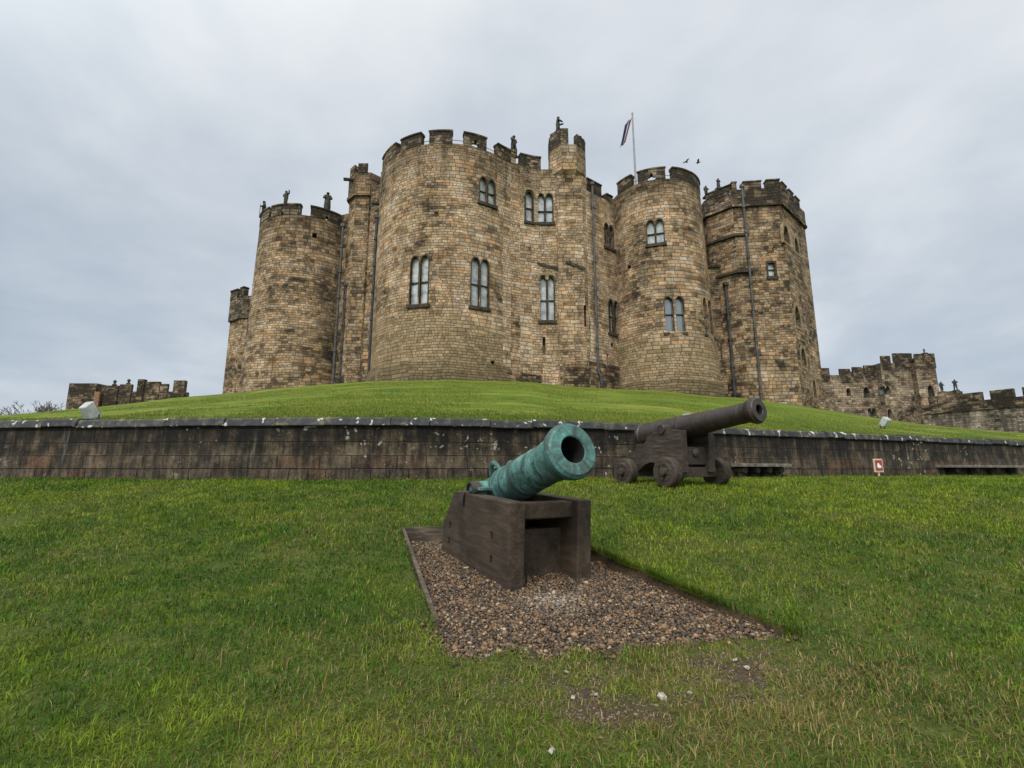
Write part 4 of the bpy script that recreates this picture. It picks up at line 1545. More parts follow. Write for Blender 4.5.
def far_block(parent, name, pts, Y, zb, mat, depth=2.5, rot=0.0):
    """pts: picture outline top (x0,x1,y) -> box from zb"""
    x0, x1, py = pts
    a, c = at(x0, py, Y), at(x1, py, Y)
    mb = MB()
    mb.prism([(a.x, Y), (c.x, Y), (c.x, Y + depth), (a.x, Y + depth)], zb, a.z)
    o = mb.build(name, mat, parent)
    o.matrix_parent_inverse = parent.matrix_world.inverted()
    return o


fb = thing('ruined_battlement', (-60, 70, -1), 'distant dark broken battlement wall beyond the mound at far left', 'wall')
bpy.context.view_layer.update()
far_block(fb, 'wall', (97, 184, 391.5), 70, -1, mR, 1.2)
far_block(fb, 'corner_block', (69.5, 97, 383.3), 69.6, -1, mR, 4)
for k, (x0, x1, yy, nm) in enumerate(((102, 118.5, 385.5, 'merlon'), (120, 132, 384.3, 'merlon'), (138, 144.5, 379.2, 'pillar'), (146, 160, 381.6, 'merlon'), (160.5, 168, 383.8, 'merlon'), (174, 185, 380.4, 'pillar'))):
    o = far_block(fb, nm, (x0, x1, yy), 69.85 + 0.01 * k, 6, mR, 0.35 if nm == 'merlon' else 0.6)
p = at(94, 393, 69.0)
mb = MB()
mb.prism([(p.x - .2, 69.3), (p.x + .55, 69.3), (p.x + .55, 69.59), (p.x - .2, 69.59)], 6, p.z + 0.25)
o = mb.build('brick_patch', simple('orange_brick', (0.13, 0.07, 0.045), (0.22, 0.12, 0.08), 3.0, 0.9), fb)
o.matrix_parent_inverse = fb.matrix_world.inverted()
for px, lab in ((114.5, 'left one of two tiny finials on the distant ruined battlement'), (128.5, 'right one of two tiny finials on the distant ruined battlement')):
    p = at(px, 385 if px < 120 else 384, 70.6)
    t = thing('stone_finial', p, lab, 'finial', 'finials on the ruined battlement')
    mb = MB()
    mb.lathe([(-.1, .3), (.1, .3), (.16, .16), (.35, .13), (.42, .22), (.55, .24), (.7, .14), (.78, .02)], Vector((0, 0, 0)), Vector((0, 0, 1)), 10)
    mb.build('finial_body', MAT['statue'], t, smooth=True)

gh = thing('gatehouse', (52, 68, -1), 'distant battlemented gatehouse with a square turret right of the keep', 'castle')
bpy.context.view_layer.update()
GI = gh.matrix_world.inverted()
mGh = stone('gatehouse_stone', 14.7, ztop=16.5, dark=0.3, grey=0.3)
Yg = 70.0
body = far_block(gh, 'wing', (821, 884, 375), 70.5, -1, mGh, 9)
tow = far_block(gh, 'tower', (880, 916, 363), 69.5, -1, mGh, 9)
tur = far_block(gh, 'turret', (914, 934, 358), 68.6, -1, mGh, 5)


def gwin(ob, px0, px1, py0, py1, Y):
    cut = MB()
    a, c = at(px0, py1, Y), at(px1, py0, Y)
    w, h = c.x - a.x, c.z - a.z
    o = Vector(((a.x + c.x) / 2, Y, a.z))
    out = arch(w, h, 0, 0)
    e, n = Vector((1, 0, 0)), Vector((0, -1, 0))
    cut.extrude(out, o, e, n, -0.7, 0.5)
    carve(ob, cut)
    g_ = MB()
    g_.extrude(out, o, e, n, -0.69, -0.64)
    x = g_.build('window', MAT['glass_dim'], gh)
    x.matrix_parent_inverse = GI


for a in ((864, 869, 387, 398), (847, 850, 388, 396), (868.5, 871.5, 408, 416), (872.5, 876, 408, 416)):
    gwin(body, *a, 70.5)
for a in ((883, 885.5, 386, 394), (886.5, 889.5, 386, 394), (888, 892, 409, 418)):
    gwin(tow, *a, 69.5)
gwin(tur, 929, 933, 385, 398, 68.6)
for par, Y, sp in ((body, 70.47, ((821, 829, 368), (839.5, 850, 368.8), (852.5, 862, 367), (864, 875, 365.3))), (tow, 69.47, ((881, 890, 355.8), (893, 911.5, 353.2))), (tur, 68.57, ((914.5, 923.5, 353.8), (924.5, 934.2, 353.4)))):
    for x0, x1, yy in sp:
        a, c = at(x0, yy, Y), at(x1, yy, Y)
        m_ = MB()
        m_.prism([(a.x, Y), (c.x, Y), (c.x, Y + 0.3), (a.x, Y + 0.3)], a.z - 2.2, a.z)
        o = m_.build('merlon', DARK, par)
        o.matrix_parent_inverse = Matrix.Identity(4)
statue(924.5, 354, 68.8, 5, 'guard', -1.5, 'tiny stone figure on the turret of the distant gatehouse', group='stone figures on the distant walls')

cw = thing('curtain_wall', (56, 55, -1), 'distant grey curtain wall with merlons running off right from the gatehouse', 'wall')
bpy.context.view_layer.update()
CI = cw.matrix_world.inverted()
mW = stone('curtain_stone', 15.9, ztop=None, dark=0.15, grey=0.6, streak=0.85)
a2, b2_ = Vector((53.4, 62.0)), Vector((58.6, 52.0))
dd = (b2_ - a2).normalized()
e2 = b2_ + dd * 16
nn = Vector((dd.y, -dd.x))          # which side faces the camera
if nn.dot(a2) > 0:
    nn = -nn


def cw_strip(name, k0, k1, z0, z1, off, th, mat, par=None):
    P0, P1 = a2 + dd * k0 + nn * off, a2 + dd * k1 + nn * off
    Q1, Q0 = P1 - nn * th, P0 - nn * th
    pl = [tuple(P0), tuple(P1), tuple(Q1), tuple(Q0)]
    ar = sum(pl[i][0] * pl[(i + 1) % 4][1] - pl[(i + 1) % 4][0] * pl[i][1] for i in range(4))
    m_ = MB()
    m_.prism(pl if ar > 0 else pl[::-1], z0, z1)
    o = m_.build(name, mat, par or cw)
    o.matrix_parent_inverse = CI if par is None else Matrix.Identity(4)
    return o


LW = (e2 - a2).length
zc = 9.3
wl = cw_strip('wall', 0, LW, -1, zc - 1.0, 0, 2.0, mW)
cw_strip('parapet', 0, LW, zc - 1.1, zc, 0.2, 0.7, DARK)
for k0 in np.arange(4.0, LW - 2, 2.75):
    cw_strip('merlon', k0, k0 + 2.0, zc - 0.05, zc + 1.0, 0.22, 0.6, DARK)
p0, p1 = at(947, 392, 60), at(981, 392, 60)
cw_strip('lookout', 1.6, 3.6, zc - 0.5, zc + 1.55, -0.3, 1.6, DARK)
cw_strip('lookout', 0.6, 1.5, zc - 0.5, zc + 1.1, -0.3, 1.6, DARK)
q = a2 + dd * 1.9 - nn * 1.0
q2 = a2 + dd * 3.3 - nn * 1.0
t = statue(959, 388, q.y, 6, 'guard', -1.6, 'left tiny stone figure on the distant curtain wall lookout', zc + 1.55, group='stone figures on the distant walls')
t.location.x = q.x
t = statue(972, 388, q2.y, 8, 'aim', -2.2, 'right tiny stone figure on the distant curtain wall lookout', zc + 1.55, group='stone figures on the distant walls')
t.location.x = q2.x


# bare trees beyond the mound
def bare_tree(p, h, seed, label):
    rr = random.Random(seed)
    t = thing('bare_tree', p, label, 'tree', 'bare trees beyond the mound')
    trunk, crown = MB(), MB()
    def grow_(pt, d, L, r, lev):
        pts, rad = [pt], [r]
        q_ = Vector(pt)
        dd_ = Vector(d)
        for k in range(4):
            dd_ = (dd_ + Vector((rr.uniform(-.2, .2), rr.uniform(-.2, .2), rr.uniform(-.05, .12)))).normalized()
            q_ = q_ + dd_ * L / 4
            pts.append(q_.copy()); rad.append(r * (1 - 0.14 * (k + 1)))
        (trunk if lev == 0 else crown).tube(pts, rad, 7 if lev < 2 else 4)
        if lev >= 5:
            return
        for k in range(4 if lev < 2 else 3):
            i = rr.choice((2, 3, 4, 4))
            s = Vector((rr.uniform(-1, 1), rr.uniform(-1, 1), rr.uniform(-.1, .8))).normalized()
            grow_(pts[i], (dd_ * 0.75 + s * 0.85).normalized(), L * rr.uniform(.55, .8), max(rad[i] * 0.6, 0.04), lev + 1)
    grow_(Vector((0, 0, 0)), Vector((0, 0, 1)), h * 0.34, h * 0.022, 0)
    zm = max(v.z for v in crown.v)
    for mbx in (trunk, crown):
        mbx.v = [v * (h / zm) for v in mbx.v]
    trunk.build('trunk', MAT['bark'], t, weld=False)
    crown.build('crown', MAT['bark'], t, weld=False)
    return t


for px, py, h, sd, lab in ((36, 401, 14.0, 3, 'bare leafless tree standing between the wall end and a second bare tree, far left'), (54, 400.5, 13.0, 8, 'bare leafless tree nearest to the distant ruined battlement'), (20, 409, 12.0, 5, 'low bare leafless tree at the far left behind the mound edge')):
    s, tt = st(px, py)
    Y = 110.0
    bare_tree(Vector((s * Y, Y, CAMZ + tt * Y - h)), h, sd, lab)

# ------------------------------------------------------------------ bronze cannon in the gravel pit
GD = Vector((0.457, -0.889, 0)).normalized()
GR = Vector((-GD.y, GD.x, 0)) * -1           # right hand seen from the camera? -> kept for reference
yawG = math.atan2(GD.y, GD.x)
Wd, TK, LN = 0.86, 0.155, 1.70
left_front = Vector((-0.035, 4.29, 0))
side = Vector((-GD.y, GD.x, 0))              # points to picture right
org = left_front + side * (Wd / 2)
pitG = math.radians(3.0)
carG = thing('gun_carriage', (org.x, org.y, 0.088), 'squat dark timber block carriage without wheels standing in the gravel', 'gun carriage', rz=yawG, ry=pitG)
EX, EY, EZ = Vector((1, 0, 0)), Vector((0, 1, 0)), Vector((0, 0, 1))


def side_plank(outline, y0, y1):
    mb = MB()
    mb.extrude(outline, Vector((0, 0, 0)), EX, Vector((0, -1, 0)), -y1, -y0)
    return mb


cheek = [(-LN, -.04), (0, -.04), (0, .735), (-1.36, .715), (-1.60, .42), (-LN, .33)]
for s in (-1, 1):
    y0, y1 = (Wd / 2 - TK, Wd / 2) if s > 0 else (-Wd / 2, -Wd / 2 + TK)
    o = side_plank(cheek, y0, y1).build('cheek', MAT['wood'], carG, bevel=0.012)
    if s < 0:
        bpy.context.view_layer.update()
        # square bolt mortises on the face towards the left of the picture
        cut = MB()
        for bx_, bz_ in ((-.36, .40), (-.36, .19), (-1.46, .33), (-1.47, .16)):
            cut.box((bx_, -Wd / 2, bz_), (.058, .09, .07))
        wm = o.matrix_world.copy()
        cm2 = MB()
        cm2.v = [wm @ v for v in cut.v]; cm2.f = cut.f; cm2.uv = cut.uv
        carve(o, cm2)
iw = Wd / 2 - TK
for nm, x, zc_, sz_ in (('transom', -.15, .645, (.14, iw * 2 + .02, .14)), ('transom', -.34, .20, (.12, iw * 2 + .02, .50)), ('transom', -1.45, .25, (.14, iw * 2 + .02, .4)),
                        ('bed', -.62, .585, (.84, iw * 2 + .02, .08))):  # bed raised to block light from above, keeping the front gap dark
    mb = MB(); mb.box((x, 0, zc_), sz_); mb.build(nm, MAT['wood'], carG, bevel=0.01)
for s in (-1, 1):
    mb = MB()
    y = s * (Wd / 2 - TK / 2)
    pts = [(-1.0 + .105 * math.cos(a_), .74 + .105 * math.sin(a_)) for a_ in np.linspace(math.pi, 0, 12)]
    inner = [(-1.0 + .08 * math.cos(a_), .74 + .08 * math.sin(a_)) for a_ in np.linspace(math.pi, 0, 12)]
    mb.ring(inner, pts, Vector((0, y, 0)), EX, Vector((0, -1, 0)), -.05, .05)
    mb.build('trunnion_strap', MAT['iron'], carG)
mb = MB()
mb.tube([(-1.06, -Wd / 2 - .015, .73), (-1.06, -Wd / 2 - .03, .66), (-1.05, -Wd / 2 - .03, .60)], [.028, .03, .022], 8)
mb.build('hook', MAT['iron'], carG, smooth=True)

TRX, TRZ = -1.0, .765
ELG = math.atan2(1.205 - TRZ, 0.33 - TRX)
gun = thing('bronze_cannon', (org.x, org.y, 0.088), 'green verdigris bronze cannon barrel with wide muzzle raised on the timber block carriage', 'cannon', rz=yawG, ry=pitG)
ax = Vector((math.cos(ELG), 0, math.sin(ELG)))
tr = Vector((TRX, 0, TRZ))
LM = (0.33 - TRX) / math.cos(ELG)
prof = [(-.93, 0.0), (-.925, .03), (-.90, .05), (-.86, .058), (-.82, .045), (-.80, .04), (-.77, .05), (-.75, .12), (-.735, .19), (-.70, .205), (-.66, .205), (-.645, .188), (-.4, .182), (-.2, .176),
        (-.185, .184), (-.15, .184), (-.135, .176), (.06, .176), (.08, .192), (.105, .208), (.155, .208), (.17, .204), (.36, .202), (.367, .205), (.385, .205), (.392, .201), (.58, .197), (.587, .200), (.605, .200), (.612, .196),
        (.80, .192), (.807, .195), (.822, .195), (.829, .191), (LM - .42, .188), (LM - .33, .188), (LM - .315, .197), (LM - .29, .199), (LM - .27, .192), (LM - .20, .198), (LM - .15, .217), (LM - .115, .240), (LM - .06, .252),
        (LM - .028, .248), (LM - .012, .230), (LM, .22), (LM, .128), (LM - .012, .118)]
mb = MB()
mb.lathe(prof, tr, ax, 72)
mb.build('barrel', MAT['patina'], gun, smooth=True)
mb = MB()
mb.lathe([(LM - .0121, .1185), (LM - .05, .115), (LM - .7, .115), (LM - .7, 0.0)], tr, ax, 48)
mb.build('bore', MAT['bore'], gun, smooth=True)
for s in (-1, 1):
    mb = MB()
    mb.lathe([(.15, .085), (.36, .078), (.375, .07), (.375, 0)], tr, Vector((0, s, 0)), 24)
    mb.build('trunnion', MAT['patina'], gun, smooth=True)
upv = Vector((-math.sin(ELG), 0, math.cos(ELG)))
for s in (-1, 1):
    mb = MB()
    pts, rad = [], []
    for k in range(11):
        t = k / 10
        pts.append(tr + ax * (-.10 + .24 * t) + upv * (.165 + .11 * math.sin(math.pi * t)) + Vector((0, s * (.085 + .02 * math.sin(math.pi * t)), 0)))
        rad.append(.022 + .008 * math.sin(math.pi * t))
    mb.tube(pts, rad, 10)
    mb.build('lifting_handle', MAT['patina'], gun, smooth=True)
mb = MB()
for s in (-1, 1):
    mb = MB()
    mb.box((TRX + .02, s * .29, .775), (.30, .14, .025))
    mb.build('trunnion_plate', MAT['patina'], gun, bevel=0.004)

# ------------------------------------------------------------------ iron cannon on its wheeled carriage
ID = Vector((0.5, -0.866, 0)).normalized()
yawI = math.atan2(ID.y, ID.x)
sideI = Vector((-ID.y, ID.x, 0))
FL = Vector((2.92, 9.2, 0))
TRK = 1.42
ax0 = FL + sideI * (TRK / 2)
zI = 0.775
carI = thing('gun_carriage', (ax0.x, ax0.y, zI), 'dark stepped timber naval carriage on four small solid wheels on the lawn', 'gun carriage', rz=yawI, ry=math.radians(0.6))
WR, WB = .285, 1.12
for x in (0, -WB):
    mb = MB()
    mb.box((x, 0, WR), (.19, TRK - .1, .19))
    mb.build('axle', MAT['wood2'], carI, bevel=0.012)
    for s in (-1, 1):
        mb = MB()
        r = WR if x == 0 else WR * .97
        mb.lathe([(-.11, 0), (-.11, r - .02), (-.09, r), (.06, r), (.085, r - .02), (.09, r * .62), (.10, r * .60), (.10, r * .5), (.085, r * .48), (.085, 0)], Vector((x, s * (TRK / 2), r)), Vector((0, s, 0)), 40)
        w_ = mb.build('wheel', MAT['wood2'], carI, smooth=True)
        hb = MB()
        hb.lathe([(.08, .085), (.16, .075), (.165, .06), (.165, 0)], Vector((x, s * (TRK / 2), r)), Vector((0, s, 0)), 20)
        hb.build('hub', MAT['wood2'], w_, smooth=True)
        pn = MB()
        pn.box((x, s * (TRK / 2 + .135), r), (.03, .03, r * 1.0))
        pn.build('linchpin', MAT['iron'], w_)
ch2 = [(-WB - .42, .36), (-WB - .15, .30), (-WB + .16, .30), (-WB + .30, .42), (-.62, .47), (-.40, .42), (-.20, .28), (.17, .28), (.17, .80), (.17, 1.08), (-.07, 1.10), (-.52, 1.07), (-.72, .98), (-.78, .86), (-1.04, .84), (-1.06, .70), (-1.28, .68), (-1.30, .56), (-WB - .40, .54)]
for s in (-1, 1):
    y0, y1 = (.31, .47) if s > 0 else (-.47, -.31)
    side_plank(ch2, y0, y1).build('cheek', MAT['wood2'], carI, bevel=0.012)
for x, zc_, sz_ in ((.02, .60, (.12, .64, .34)), (-1.05, .42, (.14, .64, .2))):
    mb = MB(); mb.box((x, 0, zc_), sz_); mb.build('transom', MAT['wood2'], carI, bevel=0.01)
mb = MB()
mb.lathe([(-.06, .05), (-.02, .085), (.03, .085), (.06, .04), (.07, 0)], Vector((.085, 0, .66)), EX, 18)
mb.build('ring_bolt', MAT['iron'], carI, smooth=True)
for s in (-1, 1):
    mb = MB(); mb.box((-.18, s * .392, 1.115), (.2, .15, .035)); mb.build('cap_plate', MAT['iron'], carI, bevel=0.005)
mb = MB()
mb.box((-1.02, 0, .78), (.5, .3, .14))
mb.build('quoin', MAT['wood2'], carI, bevel=0.02)
gI = thing('iron_cannon', (ax0.x, ax0.y, zI), 'long brown iron cannon barrel pointing right on the wheeled naval carriage', 'cannon', rz=yawI, ry=0)
muz_w = at(755, 409.5, 8.23)
br_w = at(643, 428, 10.4)
T2x, T2z = -.30, 1.155
M2x = 1.50
M2z = muz_w.z - zI
EL2 = math.atan2(M2z - T2z, M2x - T2x)
ax = Vector((math.cos(EL2), 0, math.sin(EL2)))
tr = Vector((T2x, 0, T2z))
LM = (M2x - T2x) / math.cos(EL2)
prof = [(-1.22, 0), (-1.215, .04), (-1.18, .075), (-1.13, .08), (-1.09, .055), (-1.06, .05), (-1.03, .09), (-1.0, .19), (-.97, .27), (-.93, .285), (-.88, .285), (-.86, .268), (-.5, .258), (-.48, .266), (-.44, .266), (-.42, .255),
        (.12, .238), (.14, .245), (.17, .245), (.19, .232), (.75, .206), (.77, .211), (.79, .211), (.81, .203), (LM - .38, .180), (LM - .36, .187), (LM - .33, .187), (LM - .31, .179), (LM - .2, .19), (LM - .13, .222), (LM - .09, .235), (LM - .05, .232),
        (LM - .04, .215), (LM - .015, .21), (LM, .2), (LM, .10), (LM - .012, .088)]
mb = MB(); mb.lathe(prof, tr, ax, 56); mb.build('barrel', MAT['gun_iron'], gI, smooth=True)
mb = MB(); mb.lathe([(LM - .0121, .0885), (LM - .8, .086), (LM - .8, 0)], tr, ax, 32); mb.build('bore', MAT['bore'], gI, smooth=True)
for s in (-1, 1):
    mb = MB(); mb.lathe([(.18, .10), (.49, .098), (.50, .09), (.50, 0)], tr + Vector((0, 0, -.03)), Vector((0, s, 0)), 24); mb.build('trunnion', MAT['gun_iron'], gI, smooth=True)
mb = MB()
up2 = Vector((-math.sin(EL2), 0, math.cos(EL2)))
c_ = tr + ax * .28 + up2 * .235
mb.box((c_.x, 0, c_.z), (.16, .10, .03))
mb.build('lock_patch', MAT['lamp_grey'], gI, bevel=0.008)

# ------------------------------------------------------------------ pit edging and gravel
eg = thing('timber_edging', (-1.0, 5, 0.1), 'thin weathered timber boards edging the left and back of the gravel bed', 'edging')
bpy.context.view_layer.update()
EI = eg.matrix_world.inverted()


def board(a, c, th, lift, n=14):
    a, c = Vector(a + (0,)), Vector(c + (0,))
    d = (c - a)
    L = d.length
    d.normalize()
    nrm = Vector((-d.y, d.x, 0))
    mb = MB()
    top0, top1, bot0, bot1 = [], [], [], []
    for i in range(n + 1):
        q_ = a + d * (L * i / n)
        zt = float(g0(q_.y)) + lift
        zb = float(gravel_z(q_.y)) - 0.06
        top0.append(Vector((q_.x, q_.y, zt))); bot0.append(Vector((q_.x, q_.y, zb)))
        r_ = q_ + nrm * th
        top1.append(Vector((r_.x, r_.y, zt))); bot1.append(Vector((r_.x, r_.y, zb)))
    for i in range(n):
        mb.face([top0[i], top0[i + 1], top1[i + 1], top1[i]])
        mb.face([bot0[i], bot0[i + 1], top0[i + 1], top0[i]])
        mb.face([top1[i], top1[i + 1], bot1[i + 1], bot1[i]])
    mb.face([bot0[0], top0[0], top1[0], bot1[0]])
    mb.face([bot1[-1], top1[-1], top0[-1], bot0[-1]])
    o = mb.build('board', MAT['board'], eg)
    o.matrix_parent_inverse = EI


board((-1.385, 6.26), (-0.53, 3.49), 0.035, 0.012)
board((0.30, 6.53), (-1.40, 6.26), 0.035, 0.014)

gxs = np.linspace(-1.6, 2.0, 90)
gys = np.linspace(2.8, 6.7, 98)
gb = grid_mesh('gravel_bed', gxs, gys, lambda x, y: np.where(pit_d(x, y) > -0.02, gravel_z(y) + (vnoise(x, y, 6, 31) - .5) * .02, lawn_z(x, y) - 0.12), MAT['gravel_bed'], kind='structure')


def np_mesh(name, co, faces, tint, mat, smooth=False):
    """faces: list of (array n x k)"""
    me = bpy.data.meshes.new(name)
    me.vertices.add(len(co))
    me.vertices.foreach_set('co', co.ravel().astype(np.float32))
    loops = np.concatenate([f.ravel() for f in faces]).astype(np.int32)
    tot = np.concatenate([np.full(len(f), f.shape[1], np.int32) for f in faces])
    start = np.concatenate([[0], np.cumsum(tot)[:-1]]).astype(np.int32)
    me.loops.add(len(loops))
    me.loops.foreach_set('vertex_index', loops)
    me.polygons.add(len(tot))
    me.polygons.foreach_set('loop_start', start)
    me.polygons.foreach_set('loop_total', tot)
    if smooth:
        me.polygons.foreach_set('use_smooth', np.ones(len(tot), bool))
    ca = me.color_attributes.new('tint', 'FLOAT_COLOR', 'POINT')
    ca.data.foreach_set('color', np.concatenate([tint, np.ones((len(tint), 1))], 1).ravel().astype(np.float32))
    me.update()
    me.materials.append(mat)
    o = bpy.data.objects.new(name, me)
    COL.objects.link(o)
    return o


# pebbles
bm = bmesh.new()
bmesh.ops.create_icosphere(bm, subdivisions=1, radius=1.0)
ICO = np.array([v.co[:] for v in bm.verts])
IF = np.array([[v.index for v in f.verts] for f in bm.faces])
bm.free()
N = 88000
px_ = NP.uniform(-1.6, 2.0, N)
py_ = NP.uniform(2.75, 6.6, N)
d = pit_d(px_, py_)
keepm = (d > 0.02) | ((d > -0.22) & (NP.random(N) < np.exp(d / 0.05) * 0.12) & (py_ < 3.7))
px_, py_, d = px_[keepm], py_[keepm], d[keepm]
N = len(px_)
sz = np.clip(NP.lognormal(math.log(0.0100), 0.36, N), 0.006, 0.03)
A3 = NP.uniform(0.6, 1.25, (N, 3)) * np.array([1, 1, 0.75])
ang_ = NP.uniform(0, 2 * np.pi, N)
jit = NP.uniform(0.82, 1.18, (N, 12, 1))
P = ICO[None] * jit * A3[:, None] * sz[:, None, None]
tlt = NP.uniform(-.5, .5, N)
x_, y_, z_ = P[..., 0], P[..., 1], P[..., 2]
z2 = z_ * np.cos(tlt)[:, None] + x_ * np.sin(tlt)[:, None]
x2 = x_ * np.cos(tlt)[:, None] - z_ * np.sin(tlt)[:, None]
ca_, sa_ = np.cos(ang_)[:, None], np.sin(ang_)[:, None]
pz = np.where(d > 0, gravel_z(py_), lawn_z(px_, py_)) + NP.uniform(-.006, .018, N) + (vnoise(px_, py_, 6, 31) - .5) * .02
P = np.stack([x2 * ca_ - y_ * sa_ + px_[:, None], x2 * sa_ + y_ * ca_ + py_[:, None], z2 + pz[:, None]], -1)
PAL = np.array([(.19, .125, .075), (.26, .185, .115), (.125, .082, .054), (.07, .052, .04), (.034, .028, .025), (.15, .13, .11), (.36, .30, .23), (.21, .115, .06), (.09, .08, .075), (.05, .036, .027)])
wts = np.array([.14, .09, .17, .17, .13, .06, .05, .05, .04, .10])
PAL = PAL * np.array([.72, .64, .52])
pc_ = PAL[NP.choice(len(PAL), N, p=wts / wts.sum())] * NP.uniform(.7, 1.3, (N, 1))
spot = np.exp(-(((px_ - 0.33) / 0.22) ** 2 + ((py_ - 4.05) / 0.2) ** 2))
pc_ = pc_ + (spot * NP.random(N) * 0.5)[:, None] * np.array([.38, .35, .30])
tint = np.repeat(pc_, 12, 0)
fc = (IF[None] + (np.arange(N) * 12)[:, None, None]).reshape(-1, 3)
# crumbs of earth and grit on the trodden patches
nc = 60000
xc, yc = NP.uniform(-.9, 2.6, nc), NP.uniform(1.9, 3.3, nc)
kc = (NP.random(nc) < np.clip((worn(xc, yc) - .3) * 1.2, 0, .5)) & (pit_d(xc, yc) < -.01)
xc, yc = xc[kc], yc[kc]
nc = len(xc)
sc_ = np.clip(NP.lognormal(math.log(.0036), .5, nc), .0018, .011)
CP_ = ICO[None] * NP.uniform(.7, 1.3, (nc, 12, 1)) * np.array([1.1, 1, .7]) * sc_[:, None, None] + np.stack([xc, yc, lawn_z(xc, yc, False) + .001], -1)[:, None]
ct_ = np.array([(.055, .038, .022), (.095, .066, .038), (.14, .105, .065), (.03, .021, .014)])[NP.integers(0, 4, nc)] * NP.uniform(.7, 1.3, (nc, 1))
oc_ = np_mesh('soil_crumbs', CP_.reshape(-1, 3), [(IF[None] + (np.arange(nc) * 12)[:, None, None]).reshape(-1, 3)], np.repeat(ct_, 12, 0), MAT['pebble'])
tag(oc_, 'brown earth crumbs and grit on the trodden bare patches of the lawn', 'soil', kind='stuff')
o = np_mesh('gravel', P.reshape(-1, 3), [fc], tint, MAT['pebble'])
tag(o, 'brown and grey gravel filling the sunken bed round the bronze cannon', 'gravel', kind='stuff')


# ------------------------------------------------------------------ grass
def blades(name, X, Y, Z, H, Wb, tint, label, lean=0.95, azi=None):
    n = len(X)
    az = NP.uniform(0, 2 * np.pi, n) if azi is None else azi
    ld = az + NP.uniform(-.5, .5, n)
    ln = np.minimum(np.abs(NP.normal(lean, 0.38, n)), 1.25) * H
    wx, wy = -np.sin(az) * Wb / 2, np.cos(az) * Wb / 2
    hz = np.sqrt(np.maximum(H * H - np.minimum(ln, H * .96) ** 2, (H * .2) ** 2))
    tx, ty = np.cos(ld) * ln, np.sin(ld) * ln
    co = np.empty((n, 5, 3))
    co[:, 0] = np.stack([X - wx, Y - wy, Z - 0.006], -1)
    co[:, 1] = np.stack([X + wx, Y + wy, Z - 0.006], -1)
    co[:, 2] = np.stack([X + wx * .8 + tx * .38, Y + wy * .8 + ty * .38, Z + hz * .62], -1)
    co[:, 3] = np.stack([X - wx * .8 + tx * .38, Y - wy * .8 + ty * .38, Z + hz * .62], -1)
    co[:, 4] = np.stack([X + tx, Y + ty, Z + hz], -1)
    b_ = (np.arange(n) * 5)[:, None]
    q_ = b_ + np.array([[0, 1, 2, 3]])
    t_ = b_ + np.array([[3, 2, 4]])
    o = np_mesh(name, co.reshape(-1, 3), [q_, t_], np.repeat(tint, 5, 0), MAT['blade'])
    return tag(o, label, 'grass', kind='stuff')


def lawn_tint(x, y, dead):
    n = len(x)
    a = vnoise(x, y, 0.55, 51) * .6 + vnoise(x, y, 1.9, 52) * .4
    c2 = vnoise(x, y, 6.0, 53)
    k = np.clip((a - .22) * 1.5 + (c2 - .5) * .9, 0, 1)[:, None]
    g1, g2 = np.array([.046, .108, .007]), np.array([.172, .226, .014])
    col = g1 * (1 - k) + g2 * k
    r = NP.random((n, 1))
    col = col * (0.32 + 1.3 * r)
    col = col * (1 - .0) + 0
    blue = (NP.random(n) < 0.12)[:, None]
    col = np.where(blue, col * np.array([.9, 1.05, 2.2]), col)
    pd = np.clip(0.06 + 0.18 * np.clip((vnoise(x, y, 1.3, 54) - .45) * 3, 0, 1) + dead * 0.75 + .62 * np.exp(-(((x - 0.95) / 1.25) ** 2 + ((y - 2.5) / 0.7) ** 2)) * (.3 + 1.2 * vnoise(x, y, 2.4, 57)), 0, .8)
    isd = (NP.random(n) < pd)[:, None]
    straw = np.array([.29, .225, .10]) * (0.45 + .8 * NP.random((n, 1)))
    olive = np.array([.165, .14, .033]) * (0.6 + .7 * NP.random((n, 1)))
    return np.where(isd, np.where(NP.random((n, 1)) < .5, straw, olive), col)


def sample_lawn(n):
    # density falls with distance as Y^-1.5 inside a wedge wider than the picture
    u = NP.random(n)
    ya, yb = 1.55, 21.0
    Y = (math.sqrt(ya) + u * (math.sqrt(yb) - math.sqrt(ya))) ** 2
    X = NP.uniform(-1, 1, n) * (1.16 * Y + 2.2)
    return X, Y


X, Y = sample_lawn(900000)
ok = Y < yw(X) - 0.04
dp = pit_d(X, Y)
ok &= dp < -0.005
wr = worn(X, Y)
ok &= NP.random(len(X)) > np.clip(wr * 1.3 - .4, 0, .85)
ok &= NP.random(len(X)) < np.clip(.25 + 2.2 * (vnoise(X, Y, 11.0, 66) * .6 + vnoise(X, Y, 4.0, 67) * .4 - .15), .3, 1) + np.clip((Y - 5) / 4, 0, 1)
X, Y, dp, wr = X[ok], Y[ok], dp[ok], wr[ok]
tuft = vnoise(X, Y, 7.0, 61) * .6 + vnoise(X, Y, 2.2, 62) * .4
H = (0.022 + 0.042 * tuft ** 1.6 + NP.random(len(X)) ** 3 * .035) * (1 - .35 * np.clip(wr, 0, 1))
Wb = 0.0034 * np.clip(Y / 2.2, .8, 9) ** .72 * NP.uniform(.6, 1.4, len(X))
H = H * np.clip(Y / 5, 1, 1.25)
blades('lawn_grass', X, Y, lawn_z(X, Y, False), H, Wb, lawn_tint(X, Y, np.clip(wr, 0, 1)), 'short mown lawn grass in front of the retaining wall')

